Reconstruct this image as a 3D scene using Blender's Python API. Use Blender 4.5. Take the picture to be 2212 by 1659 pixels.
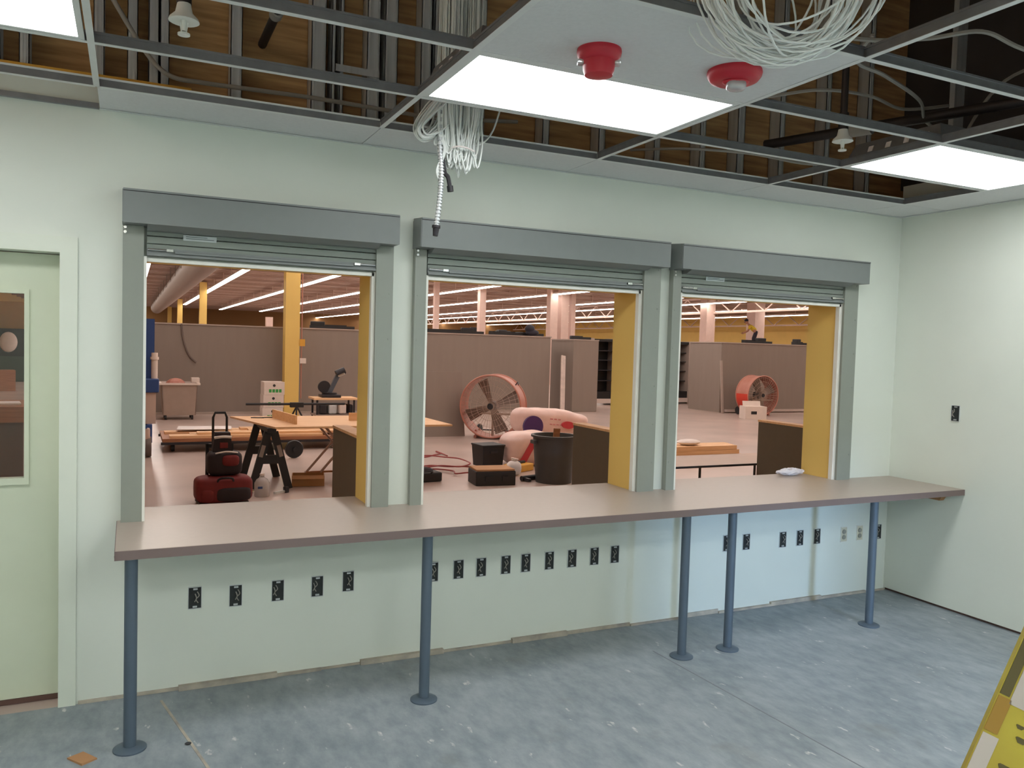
import bpy, bmesh, math, random
from mathutils import Vector, Matrix
PI = math.pi
for o in list(bpy.data.objects): bpy.data.objects.remove(o)
scene = bpy.context.scene
col = scene.collection
V = Vector

# ------------------------------------------------------------------ camera
FPX = 1749.65
cam_d = bpy.data.cameras.new('camera'); cam = bpy.data.objects.new('camera', cam_d); col.objects.link(cam)
yaw, pitch, roll = .4422, -.0452, .0294
fw = V((math.sin(yaw)*math.cos(pitch), math.cos(yaw)*math.cos(pitch), math.sin(pitch)))
r0 = V((math.cos(yaw), -math.sin(yaw), 0)); u0 = r0.cross(fw)
rv = r0*math.cos(roll) + u0*math.sin(roll); uv = u0*math.cos(roll) - r0*math.sin(roll)
cam.matrix_world = Matrix(((rv.x, uv.x, -fw.x, -.7591), (rv.y, uv.y, -fw.y, -4.2304), (rv.z, uv.z, -fw.z, 1.7348), (0, 0, 0, 1)))
cam_d.sensor_fit = 'HORIZONTAL'; cam_d.sensor_width = 36; cam_d.lens = FPX/2212*36
cam_d.clip_start = .05; cam_d.clip_end = 300
scene.camera = cam
# ------------------------------------------------------------------ world, exposure
w = bpy.data.worlds.new('world'); scene.world = w; w.use_nodes = True
w.node_tree.nodes['Background'].inputs[0].default_value = (.5, .55, .6, 1)
w.node_tree.nodes['Background'].inputs[1].default_value = .02
vs = scene.view_settings
vs.view_transform = 'Standard'; vs.look = 'None'; vs.gamma = 1; vs.use_curve_mapping = False
vs.exposure = 0.0
TROFFER = 9.5          # emission of the ceiling light panels in the room
HALL = 15.0            # emission of the hall's strip lights

# daylight reaching the glazed door in the wall behind the viewer
dl = bpy.data.lights.new('daylight', 'AREA'); dl.shape = 'RECTANGLE'; dl.size = 1.3; dl.size_y = 1.1; dl.energy = 1750; dl.color = (.38, .60, 1.0)
dlo = bpy.data.objects.new('daylight', dl); col.objects.link(dlo); dlo.location = (1.6, -20, 4.0); dlo.rotation_euler = (math.radians(90), 0, 0)

# ------------------------------------------------------------------ materials
def lin(c): return tuple(((x/255)/12.92 if x <= 10 else (((x/255)+.055)/1.055)**2.4) for x in c)
MATS = {}
def mat(name, rgb, rough=.6, metal=0, vary=.06, scale=8, bump=0, rgb2=None, trans=0, stretch=None, spec=.5):
    if name in MATS: return MATS[name]
    m = bpy.data.materials.new(name); m.use_nodes = True; MATS[name] = m
    nt = m.node_tree; b = nt.nodes['Principled BSDF']
    c = lin(rgb); c2 = lin(rgb2) if rgb2 else tuple(x*(1-vary) for x in c)
    tc = nt.nodes.new('ShaderNodeTexCoord'); n = nt.nodes.new('ShaderNodeTexNoise'); n.inputs['Scale'].default_value = scale
    n.inputs['Detail'].default_value = 5
    src = tc.outputs['Object']
    if stretch:
        mp = nt.nodes.new('ShaderNodeMapping'); mp.inputs['Scale'].default_value = stretch
        nt.links.new(src, mp.inputs[0]); src = mp.outputs[0]
    nt.links.new(src, n.inputs['Vector'])
    mx = nt.nodes.new('ShaderNodeMix'); mx.data_type = 'RGBA'
    mx.inputs[6].default_value = (*c, 1); mx.inputs[7].default_value = (*c2, 1)
    rp = nt.nodes.new('ShaderNodeMapRange'); rp.inputs[1].default_value = .3; rp.inputs[2].default_value = .7
    nt.links.new(n.outputs['Fac'], rp.inputs[0]); nt.links.new(rp.outputs[0], mx.inputs[0])
    nt.links.new(mx.outputs[2], b.inputs['Base Color'])
    b.inputs['Roughness'].default_value = rough; b.inputs['Metallic'].default_value = metal
    b.inputs['Specular IOR Level'].default_value = spec
    if trans: b.inputs['Transmission Weight'].default_value = trans
    if bump:
        bp = nt.nodes.new('ShaderNodeBump'); bp.inputs['Strength'].default_value = bump; bp.inputs['Distance'].default_value = .01
        nt.links.new(n.outputs['Fac'], bp.inputs['Height']); nt.links.new(bp.outputs[0], b.inputs['Normal'])
    return m
def emit(name, rgb, strength):
    m = bpy.data.materials.new(name); m.use_nodes = True; MATS[name] = m
    nt = m.node_tree; b = nt.nodes['Principled BSDF']
    b.inputs['Base Color'].default_value = (.9, .9, .9, 1)
    b.inputs['Emission Color'].default_value = (*rgb, 1); b.inputs['Emission Strength'].default_value = strength
    return m
def glass(name):
    m = bpy.data.materials.new(name); m.use_nodes = True; MATS[name] = m
    nt = m.node_tree; nt.nodes.remove(nt.nodes['Principled BSDF']); out = nt.nodes['Material Output']
    t = nt.nodes.new('ShaderNodeBsdfTransparent'); g = nt.nodes.new('ShaderNodeBsdfGlossy'); g.inputs['Roughness'].default_value = .02
    f = nt.nodes.new('ShaderNodeFresnel'); f.inputs[0].default_value = 1.45
    mx = nt.nodes.new('ShaderNodeMixShader'); nt.links.new(f.outputs[0], mx.inputs[0])
    nt.links.new(t.outputs[0], mx.inputs[1]); nt.links.new(g.outputs[0], mx.inputs[2]); nt.links.new(mx.outputs[0], out.inputs[0])
    return m

WALL = mat('wall_paint', (221, 226, 216), .75, vary=.03, scale=3, bump=.03)
YEL = mat('yellow_paint', (232, 196, 110), .6, vary=.05, scale=2)
FRAME = mat('frame_paint', (219, 225, 212), .45, vary=.02)
DOORP = mat('door_paint', (208, 215, 192), .5, vary=.03)
WTRIM = mat('white_trim', (232, 232, 224), .5)
SHUT = mat('shutter_enamel', (126, 131, 130), .42, vary=.03, scale=20)
GUIDE = mat('guide_enamel', (142, 147, 138), .45, vary=.03, scale=20)
SHUTD = mat('shutter_curtain', (134, 141, 133), .35, vary=.03, scale=20)
CHROME = mat('chrome', (225, 225, 222), .18, 1)
GALV = mat('galvanized_steel', (214, 218, 220), .38, .45, vary=.22, scale=30, stretch=(1, 1, .05))
TEEW = mat('tee_web', (150, 152, 156), .4, .7, vary=.15, scale=20)
TEEF = mat('tee_flange', (225, 228, 226), .5)
TILE = mat('ceiling_tile', (220, 221, 221), .9, vary=.05, scale=60, bump=.1)
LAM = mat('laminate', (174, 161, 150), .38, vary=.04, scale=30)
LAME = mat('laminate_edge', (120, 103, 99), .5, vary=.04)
LEG = mat('leg_steel', (92, 106, 120), .45, .3, vary=.08)
DARKM = mat('dark_metal', (52, 50, 54), .5, .4)
BLACK = mat('black_plastic', (34, 33, 36), .55)
BOXD = mat('box_interior', (40, 44, 44), .7, vary=.3, scale=60)
RED = mat('alarm_red', (196, 34, 52), .4)
CLEAR = mat('strobe_lens', (235, 238, 238), .1, trans=.5)
CABLE = mat('cable_white', (234, 238, 235), .45)
CABLEG = mat('cable_gray', (150, 146, 138), .5)
CONC_H = mat('hall_concrete', (200, 178, 168), .3, vary=.18, scale=.8, rgb2=(172, 152, 143))
PANEL = mat('gray_panel', (141, 127, 118), .65, vary=.06, scale=2.5, stretch=(3, 3, .4))
PANELD = mat('panel_edge', (174, 158, 148), .6)
DIVID = mat('divider_laminate', (100, 89, 74), .6, vary=.06, scale=20)
WOOD = mat('plywood_pine', (238, 196, 152), .6, rgb2=(220, 172, 126), scale=3, stretch=(.6, 12, 12))
WOODD = mat('wood_brown', (176, 120, 84), .55, rgb2=(148, 96, 66), scale=4, stretch=(.6, 10, 10))
CARD = mat('cardboard', (182, 134, 92), .8, vary=.08)
PAPER = mat('white_paper', (236, 226, 222), .8)
ORED = mat('fan_red', (172, 104, 88), .45, rgb2=(196, 140, 124), scale=2)
ORRED = mat('fan_bright_red', (206, 62, 44), .45)
WIRE = mat('wire_guard', (186, 164, 150), .4, .4)
BLADE = mat('fan_blade', (122, 104, 94), .5)
PINK = mat('insulation_pink', (234, 198, 188), .35, vary=.14, scale=5, bump=.5)
PINKR = mat('insulation_red', (196, 62, 74), .4)
PURP = mat('print_purple', (72, 44, 104), .4)
TRASH = mat('trash_gray', (70, 69, 68), .5, vary=.1)
REDBAG = mat('bag_red', (120, 32, 34), .7, vary=.2, scale=14)
BLACKBAG = mat('bag_black', (42, 30, 36), .75, vary=.3, scale=14)
BLUE = mat('lift_blue', (44, 74, 132), .45)
WHITEP = mat('white_paint', (226, 210, 200), .5)
GREEN = mat('print_green', (62, 158, 78), .6)
YTOOL = mat('tool_yellow', (216, 160, 60), .5)
REDCORD = mat('cord_red', (150, 52, 48), .5)
LADY = mat('ladder_yellow', (176, 163, 58), .55, rgb2=(154, 134, 48), scale=9)
LADLAB = mat('ladder_label', (182, 174, 168), .5)
LADDK = mat('ladder_grime', (86, 78, 44), .7)
PIPEB = mat('black_pipe', (48, 40, 38), .5, .3)
PLEN = mat('plenum_board', (62, 55, 52), .8, rgb2=(48, 43, 42), scale=1.5)
DECK = mat('roof_deck', (176, 150, 136), .6, vary=.06)
DARKIN = mat('case_interior', (30, 30, 32), .4)
GRIME = mat('wall_base_grime', (196, 186, 168), .9, rgb2=(150, 144, 136), scale=9)
BROWNG = mat('sill_plate', (96, 70, 62), .8)
SKIN = mat('skin', (176, 126, 100), .6)
SHIRT = mat('shirt_yellow', (214, 186, 50), .8)
PANTS = mat('pants_dark', (44, 42, 56), .8)
HAT = mat('cap_dark', (34, 34, 48), .7)
JUG = mat('jug_plastic', (220, 212, 210), .2, trans=.5)
GLASS = glass('pane_glass')
LIT = emit('troffer_light', (.98, 1.0, 1.0), TROFFER)
LITN = emit('troffer_light_back', (.97, 1.0, 1.0), TROFFER*1.6)
LITH = emit('hall_light', (1.0, .90, .82), HALL)
LITB = emit('troffer_light_cool', (.88, .97, 1.0), TROFFER*1.5)
LITG = emit('troffer_light_warm', (1.0, 1.0, .93), TROFFER*1.6)

def plywood():
    m = bpy.data.materials.new('plywood_sheathing'); m.use_nodes = True
    nt = m.node_tree; b = nt.nodes['Principled BSDF']; b.inputs['Roughness'].default_value = .75
    tc = nt.nodes.new('ShaderNodeTexCoord')
    mp = nt.nodes.new('ShaderNodeMapping'); mp.inputs['Scale'].default_value = (1.2, 1, 16)
    n = nt.nodes.new('ShaderNodeTexNoise'); n.inputs['Scale'].default_value = 2.5; n.inputs['Detail'].default_value = 8
    nt.links.new(tc.outputs['Object'], mp.inputs[0]); nt.links.new(mp.outputs[0], n.inputs['Vector'])
    r = nt.nodes.new('ShaderNodeValToRGB')
    r.color_ramp.elements[0].position = .3; r.color_ramp.elements[0].color = (*lin((150, 112, 72)), 1)
    r.color_ramp.elements[1].position = .75; r.color_ramp.elements[1].color = (*lin((200, 160, 110)), 1)
    nt.links.new(n.outputs['Fac'], r.inputs[0])
    nt.links.new(r.outputs[0], b.inputs['Base Color'])
    return m
PLY = plywood()
def room_floor():
    m = bpy.data.materials.new('room_concrete'); m.use_nodes = True
    nt = m.node_tree; b = nt.nodes['Principled BSDF']; b.inputs['Roughness'].default_value = .5
    tc = nt.nodes.new('ShaderNodeTexCoord')
    def noise(s, d=6, st=None):
        n = nt.nodes.new('ShaderNodeTexNoise'); n.inputs['Scale'].default_value = s; n.inputs['Detail'].default_value = d
        n.inputs['Roughness'].default_value = .65
        src = tc.outputs['Object']
        if st:
            mp = nt.nodes.new('ShaderNodeMapping'); mp.inputs['Scale'].default_value = st; mp.inputs['Rotation'].default_value = (0, 0, .35)
            nt.links.new(src, mp.inputs[0]); src = mp.outputs[0]
        nt.links.new(src, n.inputs['Vector']); return n.outputs['Fac']
    def ramp(f, p0, c0, p1, c1):
        r = nt.nodes.new('ShaderNodeValToRGB'); r.color_ramp.elements[0].position = p0; r.color_ramp.elements[1].position = p1
        r.color_ramp.elements[0].color = c0; r.color_ramp.elements[1].color = c1
        nt.links.new(f, r.inputs[0]); return r.outputs[0]
    def mixc(f, a, c):
        x = nt.nodes.new('ShaderNodeMix'); x.data_type = 'RGBA'
        nt.links.new(f, x.inputs[0])
        (nt.links.new(a, x.inputs[6]) if hasattr(a, 'links') else setattr(x.inputs[6], 'default_value', a))
        (nt.links.new(c, x.inputs[7]) if hasattr(c, 'links') else setattr(x.inputs[7], 'default_value', c))
        return x.outputs[2]
    base = ramp(noise(1.6), .32, (*lin((122, 132, 138)), 1), .68, (*lin((166, 173, 178)), 1))
    fine = ramp(noise(14, 8, (1, .45, 1)), .35, (*lin((112, 124, 132)), 1), .7, (*lin((172, 178, 182)), 1))
    k = nt.nodes.new('ShaderNodeValue'); k.outputs[0].default_value = .5
    c = mixc(k.outputs[0], base, fine)
    spk = ramp(noise(15, 3, (1, .45, 1)), .655, (0, 0, 0, 1), .72, (.8, .8, .8, 1))
    c = mixc(spk, c, (*lin((216, 214, 210)), 1))
    dirt = ramp(noise(2.3, 4), .60, (0, 0, 0, 1), .8, (.55, .55, .55, 1))
    c = mixc(dirt, c, (*lin((120, 120, 112)), 1))
    nt.links.new(c, b.inputs['Base Color'])
    return m
FLOOR = room_floor()

# ------------------------------------------------------------------ mesh builder
class MB:
    def __init__(s): s.bm = bmesh.new(); s.M = Matrix.Identity(4); s.mi = 0
    def _fin(s, verts, faces):
        for f in faces: f.material_index = s.mi
        if s.M != Matrix.Identity(4): bmesh.ops.transform(s.bm, matrix=s.M, verts=verts)
    def hexa(s, pts):
        v = [s.bm.verts.new(p) for p in pts]
        F = [(0,3,2,1),(4,5,6,7),(0,1,5,4),(1,2,6,5),(2,3,7,6),(3,0,4,7)]
        fs = [s.bm.faces.new([v[i] for i in f]) for f in F]; s._fin(v, fs); return fs
    def box(s, a, b, bev=0):
        (x0,y0,z0),(x1,y1,z1) = [(min(p,q)) for p,q in zip(a,b)], [(max(p,q)) for p,q in zip(a,b)]
        if bev <= 0:
            s.hexa([(x0,y0,z0),(x1,y0,z0),(x1,y1,z0),(x0,y1,z0),(x0,y0,z1),(x1,y0,z1),(x1,y1,z1),(x0,y1,z1)]); return s
        t = bmesh.new(); r = bmesh.ops.create_cube(t, size=1)
        bmesh.ops.transform(t, matrix=Matrix.Translation(((x0+x1)/2,(y0+y1)/2,(z0+z1)/2)) @ Matrix.Diagonal((x1-x0,y1-y0,z1-z0,1)), verts=t.verts)
        bmesh.ops.bevel(t, geom=t.edges[:], offset=bev, segments=2, affect='EDGES', profile=.5)
        s.merge(t); return s
    def merge(s, t):
        mp = {}
        for v in t.verts: mp[v] = s.bm.verts.new(v.co)
        fs = []
        for f in t.faces:
            try: fs.append(s.bm.faces.new([mp[v] for v in f.verts]))
            except ValueError: pass
        s._fin(list(mp.values()), fs); t.free()
    def obox(s, c, size, rot=None, bev=0):
        M0 = s.M; s.M = M0 @ Matrix.Translation(c) @ (rot or Matrix.Identity(4))
        h = [x/2 for x in size]; s.box((-h[0],-h[1],-h[2]), h, bev); s.M = M0; return s
    def beam(s, p, q, wd, ht, up=(0,0,1)):
        p, q = V(p), V(q); d = (q-p).normalized(); u = V(up)
        if abs(d.dot(u)) > .98: u = V((0,1,0))
        r = d.cross(u).normalized(); u = r.cross(d).normalized()
        a, b = r*wd/2, u*ht/2
        s.hexa([p-a-b, p+a-b, q+a-b, q-a-b, p-a+b, p+a+b, q+a+b, q-a+b]); return s
    def ring(s, c, d, r, n, ref=None):
        d = V(d).normalized(); u = V(ref) if ref is not None else V((0,0,1))
        if abs(d.dot(u)) > .95: u = V((1,0,0))
        a = d.cross(u).normalized(); b = d.cross(a).normalized()
        return [s.bm.verts.new(V(c) + (a*math.cos(2*PI*i/n) + b*math.sin(2*PI*i/n))*r) for i in range(n)]
    def skin(s, rings, caps=True, closed=False):
        fs = []; n = len(rings[0]); k = len(rings)
        for i in range(k if closed else k-1):
            A, B = rings[i], rings[(i+1) % k]
            for j in range(n): fs.append(s.bm.faces.new((A[j], A[(j+1)%n], B[(j+1)%n], B[j])))
        if caps and not closed:
            fs.append(s.bm.faces.new(rings[0][::-1])); fs.append(s.bm.faces.new(rings[-1]))
        s._fin([v for r in rings for v in r], fs); return s
    def cyl(s, p, q, r, r2=None, n=20, caps=True):
        d = V(q)-V(p); return s.skin([s.ring(p, d, r, n), s.ring(q, d, r if r2 is None else r2, n)], caps)
    def tube(s, pts, r, n=8, closed=False, smooth=0):
        pts = [V(p) for p in pts]
        if smooth: pts = spline(pts, smooth)
        k = len(pts); rg = []
        ref = None
        for i in range(k):
            a = pts[(i-1) % k] if (closed or i) else pts[0]; b = pts[(i+1) % k] if (closed or i < k-1) else pts[-1]
            d = (b-a)
            if d.length < 1e-9: d = V((0,0,1))
            d.normalize()
            if ref is None:
                ref = V((0,0,1)) if abs(d.z) < .9 else V((1,0,0))
            ref = (ref - d*ref.dot(d)); ref.normalize()
            c = d.cross(ref)
            rg.append([s.bm.verts.new(pts[i] + (ref*math.cos(2*PI*j/n) + c*math.sin(2*PI*j/n))*r) for j in range(n)])
        return s.skin(rg, True, closed)
    def lathe(s, prof, c=(0,0,0), n=28, axis='z', caps=False):
        rg = []
        for r, h in prof:
            row = []
            for i in range(n):
                a = 2*PI*i/n; x, y = r*math.cos(a), r*math.sin(a)
                p = (x,y,h) if axis == 'z' else ((x,h,y) if axis == 'y' else (h,x,y))
                row.append(s.bm.verts.new(V(c)+V(p)))
            rg.append(row)
        return s.skin(rg, caps)
    def ellip(s, c, r, n=16, m=10, sq=1.0):
        rg = []
        def e(x): return math.copysign(abs(x)**sq, x)
        for i in range(m+1):
            t = -PI/2 + PI*(.02 + .96*i/m)
            rg.append([s.bm.verts.new((c[0]+r[0]*e(math.cos(t))*e(math.cos(2*PI*j/n)), c[1]+r[1]*e(math.cos(t))*e(math.sin(2*PI*j/n)), c[2]+r[2]*e(math.sin(t)))) for j in range(n)])
        return s.skin(rg)
    def build(s, name, m, parent=None, smooth=False, loc=None):
        bmesh.ops.recalc_face_normals(s.bm, faces=s.bm.faces)
        me = bpy.data.meshes.new(name)
        if loc is not None: bmesh.ops.translate(s.bm, vec=-V(loc), verts=s.bm.verts)
        s.bm.to_mesh(me); s.bm.free()
        for x in (m if isinstance(m, (list, tuple)) else [m]): me.materials.append(x)
        if smooth:
            for p in me.polygons: p.use_smooth = True
            try: me.set_sharp_from_angle(angle=math.radians(40))
            except Exception: pass
        o = bpy.data.objects.new(name, me); col.objects.link(o)
        if loc is not None: o.location = loc
        if parent: o.parent = parent
        return o
def spline(pts, k):
    out = []; n = len(pts)
    for i in range(n-1):
        p0, p1, p2, p3 = pts[max(i-1,0)], pts[i], pts[i+1], pts[min(i+2,n-1)]
        for j in range(k):
            t = j/k
            out.append(.5*((2*p1) + (p2-p0)*t + (2*p0-5*p1+4*p2-p3)*t*t + (3*p1-p0-3*p2+p3)*t**3))
    out.append(pts[-1]); return out
def tag(o, label, cat, group=None, kind=None):
    o['label'] = label; o['category'] = cat
    if group: o['group'] = group
    if kind: o['kind'] = kind
    return o
def struct(o): o['kind'] = 'structure'; return o
def thing(name, label, cat, loc=(0,0,0), rz=0, group=None):
    o = bpy.data.objects.new(name, None); col.objects.link(o); o.location = loc; o.rotation_euler = (0,0,rz); o.empty_display_size = .1
    return tag(o, label, cat, group)
def dup(o, loc=None, label=None, parent=None, rz=None):
    c = o.copy(); col.objects.link(c)
    if parent: c.parent = parent
    if loc is not None: c.location = loc
    if rz is not None: c.rotation_euler = (0,0,rz)
    if label: c['label'] = label
    for ch in list(o.children): dup(ch, parent=c)
    return c
RZ = lambda a: Matrix.Rotation(a, 4, 'Z')
RX = lambda a: Matrix.Rotation(a, 4, 'X')
RY = lambda a: Matrix.Rotation(a, 4, 'Y')
ORD = ['first', 'second', 'third', 'fourth', 'fifth', 'sixth', 'seventh', 'eighth', 'ninth']

# ================================================================== ROOM SHELL
H = 2.7702; XR = 4.383; XL = -3.4; YB = -7.0; WT = .285; ZC = .8594; TOP = 4.6
yA, T = -.932, .6096; yB = -.372
LX = [-2.11, -.89, .33, 1.545, 2.755, 3.945]
OPEN = [(-.688, .412), (.702, 2.098), (2.390, 3.792)]; OZ = 2.105
DX0, DX1, DZ = -1.97, -1.035, 2.117
b = MB(); b.box((XL-.1, YB-.1, -.12), (XR+.15, 0, 0)); struct(b.build('floor', FLOOR))
# front wall: pieces around door and three openings; room side pale, hall side and jambs yellow
b = MB()
xs = [XL-.1, DX0-.06, DX1+.06] + [v for o in OPEN for v in o] + [XR+.15]
def wallbox(x0, x1, z0, z1): b.box((x0, 0, z0), (x1, WT, z1))
DT = 2.90
wallbox(XL-.1, DX0-.0, 0, DT); wallbox(DX0, DX1, DZ, DT); wallbox(DX1, OPEN[0][0], 0, DT)
for i, (x0, x1) in enumerate(OPEN):
    wallbox(x0, x1, 0, ZC-.034); wallbox(x0, x1, OZ, DT)
    wallbox(x1, OPEN[i+1][0] if i < 2 else XR+.15, 0, DT)
fw_o = b.build('wall_front', [WALL, YEL]); struct(fw_o)
for p in fw_o.data.polygons:
    if not (p.normal.y < -.5): p.material_index = 1
# upper part of the front wall: plywood sheathing on the hall side
b = MB(); b.box((XL-.1, .115, DT), (XR+.15, .135, TOP)); struct(b.build('wall_front_upper', PLY))
b = MB(); b.box((XL-.1, .135, DT), (XR+.15, WT, TOP)); struct(b.build('wall_front_hall_side', YEL))
b = MB(); b.box((XR, YB-.1, .018), (XR+.14, 0, 3.0)); struct(b.build('wall_right', WALL))
b = MB(); b.box((XR+.02, YB-.1, 0), (XR+.14, 0, .018)); struct(b.build('baseboard_right', BROWNG))
b = MB(); b.box((XR+.11, YB-.1, 3.0), (XR+.14, .115, TOP)); struct(b.build('wall_right_upper', PLEN))
b = MB(); b.box((XL-.1, YB, 0), (XL, 0, 2.95)); struct(b.build('wall_left', WALL))
b = MB(); b.box((XL-.1, YB-.1, 0), (2.0, YB, TOP)); b.box((3.25, YB-.1, 0), (XR+.14, YB, TOP)); b.box((2.0, YB-.1, 2.1), (3.25, YB, TOP)); struct(b.build('wall_back', WALL))
d2 = bpy.data.objects.new('door_2', None); col.objects.link(d2); struct(d2)
b = MB()
for a, c in (((2.0, YB-.06, 0), (2.05, YB-.02, 2.1)), ((3.2, YB-.06, 0), (3.25, YB-.02, 2.1)), ((2.05, YB-.06, 2.04), (3.2, YB-.02, 2.1)), ((2.05, YB-.06, 0), (3.2, YB-.02, .08))): b.box(a, c)
b.build('door_frame', FRAME, d2)
b = MB(); b.box((2.05, YB-.045, .08), (3.2, YB-.039, 2.04)); b.build('glass_pane', GLASS, d2)
b = MB(); b.box((XL, YB, H+.005), (XR, -3.75, H+.02)); struct(b.build('ceiling', TILE))
# dusty, uneven edge where the front wall meets the slab
random.seed(4)
b = MB(); x = DX1+.07
while x < XR-.02:
    L = random.uniform(.15, .5); x1 = min(x+L, XR)
    b.box((x, -random.uniform(.006, .03), 0), (x1, 0, random.uniform(.006, .03))); x = x1
struct(b.build('baseboard_front', GRIME))
# pale control joints in the slab
b = MB(); b.beam((-.61, -.10, .0008), (-.34, -1.4, .0008), .012, .0016); struct(b.build('trim_1', GRIME))
b = MB(); b.beam((2.0, -.42, .0006), (2.10, -2.6, .0006), .006, .0012); struct(b.build('trim_2', mat('joint_gray', (132, 138, 142), .8)))
# white corner beads around the openings
n = 3
for x0, x1 in OPEN:
    b = MB()
    b.box((x0-.004, -.010, ZC), (x0+.001, .012, OZ)); b.box((x1-.016, -.022, ZC), (x1+.004, .012, OZ)); b.box((x0-.004, -.022, OZ-.016), (x1+.004, .012, OZ+.002))
    struct(b.build('trim_%d' % n, WTRIM)); n += 1

# ------------------------------------------------------------------ door
d = bpy.data.objects.new('door_1', None); col.objects.link(d); struct(d)
b = MB()
for x0, x1 in ((DX1-.0, DX1+.06), (DX0-.06, DX0)):
    b.box((x0, -.012, 0), (x1, -.0004, DZ))
b.box((DX0-.06, -.012, DZ), (DX1+.06, -.0004, DZ+.06))
b.box((DX1-.012, -.012, 0), (DX1, .16, DZ)); b.box((DX0, -.012, 0), (DX0+.012, .16, DZ)); b.box((DX0+.012, -.0118, DZ-.012), (DX1-.012, .16, DZ))
b.box((DX1-.028, .15, 0), (DX1-.012, .165, DZ-.012))
b.build('door_frame', FRAME, d)
lx0, lx1, y0, y1 = DX0+.016, DX1-.016, .1, .145
gx0, gx1, gz0, gz1 = -1.80, -1.195, 1.065, 1.915
b = MB()
b.box((lx0, y0, .028), (lx1, y1, gz0)); b.box((lx0, y0, gz1), (lx1, y1, DZ-.016)); b.box((lx0, y0, gz0), (gx0, y1, gz1)); b.box((gx1, y0, gz0), (lx1, y1, gz1))
b.build('door_leaf', DOORP, d)
b = MB()
for a, c in (((gx0-.025, y0-.012, gz0-.03), (gx1+.02, y0, gz0)), ((gx0-.025, y0-.012, gz1), (gx1+.02, y0, gz1+.02)), ((gx0-.025, y0-.012, gz0), (gx0, y0, gz1)), ((gx1, y0-.012, gz0), (gx1+.02, y0, gz1))): b.box(a, c)
b.build('window_bead', DOORP, d)
b = MB(); b.box((gx0, .12, gz0), (gx1, .126, gz1)); b.build('glass_pane', GLASS, d)
b = MB(); b.box((lx0, .098, .002), (lx1, .150, .026)); b.build('door_sweep', BROWNG, d)
b = MB(); b.cyl((lx0+.07, .1, 1.0), (lx0+.07, .05, 1.0), .025); b.cyl((lx0+.07, .05, 1.0), (lx0+.18, .05, 1.0), .01); b.build('door_handle', CHROME, d)

# ------------------------------------------------------------------ studs above the wall
studs = [(-2.2,.04),(-1.75,.04),(-1.3,.04),(-1.19,.04),(-.895,.045),(-.755,.045),(-.665,.045),(-.618,.04),(-.295,.055),(.105,.075),(.18,.02),(.222,.02),(.39,.07),(.485,.07),(.68,.06),(.745,.04),(1.02,.02),(1.42,.045),(1.80,.045),(2.2,.045),(2.55,.045),(2.86,.06),(3.21,.045),(3.62,.045),(4.02,.045)]
n = 10
for x, wd in studs:
    b = MB(); t = .004
    b.box((x-wd/2, .012, DT), (x+wd/2, .012+t, TOP-.05))                     # flange facing the room
    b.box((x-wd/2, .012, DT), (x-wd/2+t, .112, TOP-.05)); b.box((x-wd/2, .108, DT), (x+wd/2, .112, TOP-.05))
    b.box((x-wd/2+.012, .009, DT), (x-wd/2+.016, .012, TOP-.05)); b.box((x+wd/2-.016, .009, DT), (x+wd/2-.012, .012, TOP-.05))
    b.box((x+wd/2-t, .012, DT), (x+wd/2, .022, TOP-.05))
    struct(b.build('trim_%d' % n, GALV)); n += 1
b = MB(); b.box((.19, .002, 3.13), (.42, .008, 3.165)); struct(b.build('trim_%d' % n, GALV)); n += 1
b = MB(); b.box((XL, .0, DT), (XR, .11, DT+.003)); struct(b.build('trim_%d' % n, GALV)); n += 1
for i in range(9):
    y = -.35 - i*.6
    b = MB(); b.box((XR+.01, y-.02, 3.0), (XR+.11, y+.02, TOP)); struct(b.build('trim_%d' % n, GALV)); n += 1
# ------------------------------------------------------------------ ceiling grid
def tee(p, q, name):
    global n
    b = MB(); p, q = V(p), V(q); d = (q-p).normalized(); r = V((-d.y, d.x, 0))
    b.mi = 1; b.beam(p+V((0,0,.0008)), q+V((0,0,.0008)), .024, .0016)
    b.mi = 0; b.beam(p+V((0,0,.02)), q+V((0,0,.02)), .003, .037)
    if name == 'border': b.mi = 1  # border tee's bulb takes the pale flange colour as a painted highlight
    b.beam(p+V((0,0,.0375)), q+V((0,0,.0375)), .009, .008)
    o = b.build('trim_%d' % n, [TEEW, TEEF]); struct(o); n += 1
YF = -3.73
for x in LX: tee((x, yB, H), (x, YF, H), 'main')
rows = [yA - k*T for k in range(0, 5)]
xe = [XL+.01] + LX
for y in rows:
    for i in range(len(xe)-1): tee((xe[i]+.006, y, H+.0006), (xe[i+1]-.006, y, H+.0006), 'cross')
for i in range(len(xe)-1): tee((xe[i]+.006, yB, H), (xe[i+1]-.006, yB, H), 'border')
for y in [yB] + rows:
    if y == yB: continue
# wall angle
b = MB(); b.box((LX[1], -.022, H-.002), (XR, 0, H)); b.box((LX[1], -.0015, H), (XR, 0, H+.022)); struct(b.build('trim_%d' % n, TEEF)); n += 1
b = MB(); b.box((XL, -.022, H-.002), (LX[1]-.002, 0, H)); b.box((XL, -.022, H), (LX[1]-.002, -.020, H+.022)); struct(b.build('trim_%d' % n, TEEW)); n += 1
b = MB(); b.box((XR-.022, YF, H-.002), (XR, -.022, H)); struct(b.build('trim_%d' % n, TEEF)); n += 1
# yellow strip on top of the drywall at left
b = MB(); b.box((-1.7, -.014, DT-.006), (-.50, -.001, DT+.024)); tag(b.build('yellow_straightedge', YTOOL), 'yellow metal straightedge lying along the top of the drywall above the left shutter', 'straightedge')

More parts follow.
